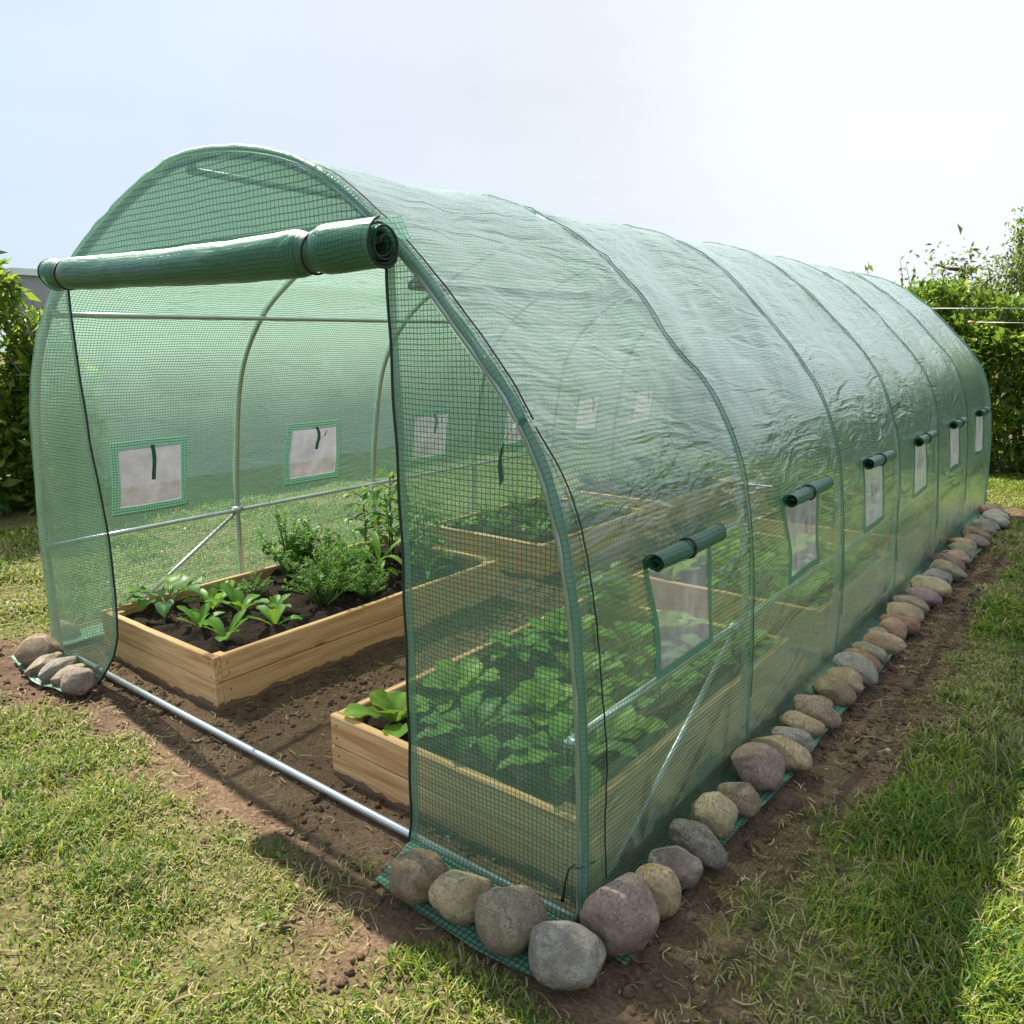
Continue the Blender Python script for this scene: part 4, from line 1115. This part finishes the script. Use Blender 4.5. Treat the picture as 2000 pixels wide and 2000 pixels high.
hedge('hedge', -2.6, 6.4, 8.15, 9.45, 2.02, 110000, .085, 'long dense green hedge with yellow-lit top behind the far end of the tunnel', 21, [.30,.36,.22,.12], 90)
hedge('shrub', -6.4, -5.05, -1.0, 1.42, 2.36, 26000, .095, 'tall glossy-leaved shrub on the lawn at the left picture edge', 22, [.26,.36,.26,.12], 30, 'shrub', .3)

hedge('shrub', -5.5, -4.8, 1.25, 1.85, 1.58, 6000, .085, 'lower rounded shrub between the tall shrub and the tunnel', 24, [.26,.36,.26,.12], 8, 'shrub', .3)

def tree(x, y, H, R, n, label, seed, base=.35):
    r = np.random.default_rng(seed); e = empty('tree', (x, y, 0)); tag(e, label, 'tree')
    tr = MB(); tr.tube([(0,0,-.1),(.05,.03,H*.3),(-.03,.05,H*.6),(.05,0,H*.92)], [.16,.12,.07,.02], 8)
    Ps = []
    for k in range(26):
        z0 = H*r.uniform(base, .9); a = r.uniform(0, 6.28); ln = R*r.uniform(.5, 1.05)*(1.1-.6*(z0/H-base))
        tip = np.array([ln*math.cos(a), ln*math.sin(a), z0+ln*r.uniform(.15,.7)])
        mid = tip*.5+np.array([0,0,z0*.5-.03])
        tr.tube([(0,0,z0), tuple(mid), tuple(tip)], [.04,.025,.008], 5)
        for c in range(7):
            q = r.uniform(.4, 1.05); ctr = np.array([0,0,z0])*(1-q)+tip*q+r.normal(0,.16,3)
            m = n//180; Ps.append(ctr[None]+r.normal(0,.15,(m,3)))
    P = np.concatenate(Ps); V, F, C = leaves(P, r.normal(0,1,P.shape), .10, r, [(.05,.085,.03),(.08,.12,.04),(.11,.14,.06)], [.4,.4,.2])
    tr.build('trunk', M['bark'], e); np_mesh('crown', V, F, M['hedgeleaf'], e, col=C, smooth=False)
tree(.80, 16.5, 3.75, .75, 8000, 'loose dark tree rising beyond the hedge at the right picture edge', 31)
tree(-.35, 15.0, 2.95, .7, 2500, 'small sparse tree top just showing over the hedge behind the tunnel', 32)

def weeds():
    r = np.random.default_rng(77); P = []; N = []
    for k in range(900):
        x, y = r.uniform(-3.5, 4.2), r.uniform(-1.4, 5)
        if turf_amount(np.array(x), np.array(y)) < .5 or not cov(x, y) or fbm(np.array(x*2.), np.array(y*2.), 55, 2) < .02: continue
        z = float(ground_z(np.array(x), np.array(y)))
        for j in range(r.integers(4, 9)):
            a = r.uniform(0, 6.28); P.append((x+.012*math.cos(a), y+.012*math.sin(a), z+r.uniform(.006,.025))); N.append((math.cos(a), math.sin(a), r.uniform(.1,.6)))
    V, F, C = leaves(np.array(P), np.array(N), .030, r, [(.07,.15,.025),(.13,.22,.05),(.20,.25,.06)], [.4,.4,.2], flat=1.6, aspect=.5)
    tag(np_mesh('ground_weeds', V, F, M['leaf'], None, col=C, smooth=False), 'small broad-leaved weeds and clover in the lawn', 'weeds', kind='stuff')
weeds()

# wires and cane in front of the hedge
for pts, r_, nm, lb, mt, ct in (([(.2,7.75,1.735),(1.4,7.78,1.700),(3.6,7.8,1.69)], .0042, 'garden_wire', 'upper pale wire stretched across the front of the hedge', 'wire', 'wire'),):
    m = MB(); m.tube(pts, r_, 6); tag(m.build(nm, M[mt], None), lb, ct)
t = empty('bamboo_cane', (1.0, 7.8, 0)); tag(t, 'lower horizontal cane with an orange tip in front of the hedge', 'cane')
m = MB(); m.tube([(.02,0,1.577),(.5,.01,1.560),(2.6,.02,1.53)], .0052, 6); m.build('shaft', M['wire'], t)
m = MB(); m.tube([(-.02,0,1.579),(.04,0,1.577)], .014, 8); m.build('tip', M['cane'], t)
for x, lb in ((3.6, 'grey post holding the garden wires at the right'),):
    m = MB(); m.tube([(x,7.82,-.1),(x,7.82,1.85)], .035, 10); tag(m.build('fence_post', M['wire'], None), lb, 'post')

# grey garden wall behind the left shrubs
b = empty('garden_wall', (-5.75, 5.4, 0)); tag(b, 'grey rendered garden wall with pale coping behind the left shrubs', 'wall', kind='thing')
m = MB(); m.box((-.10,-3.8,-.1),(.10,3.8,2.05)); m.build('wall_face', M['render'], b, False)
m = MB(); m.box((-.14,-3.84,2.052),(.14,3.84,2.11)); m.build('coping', M['coping'], b, False)
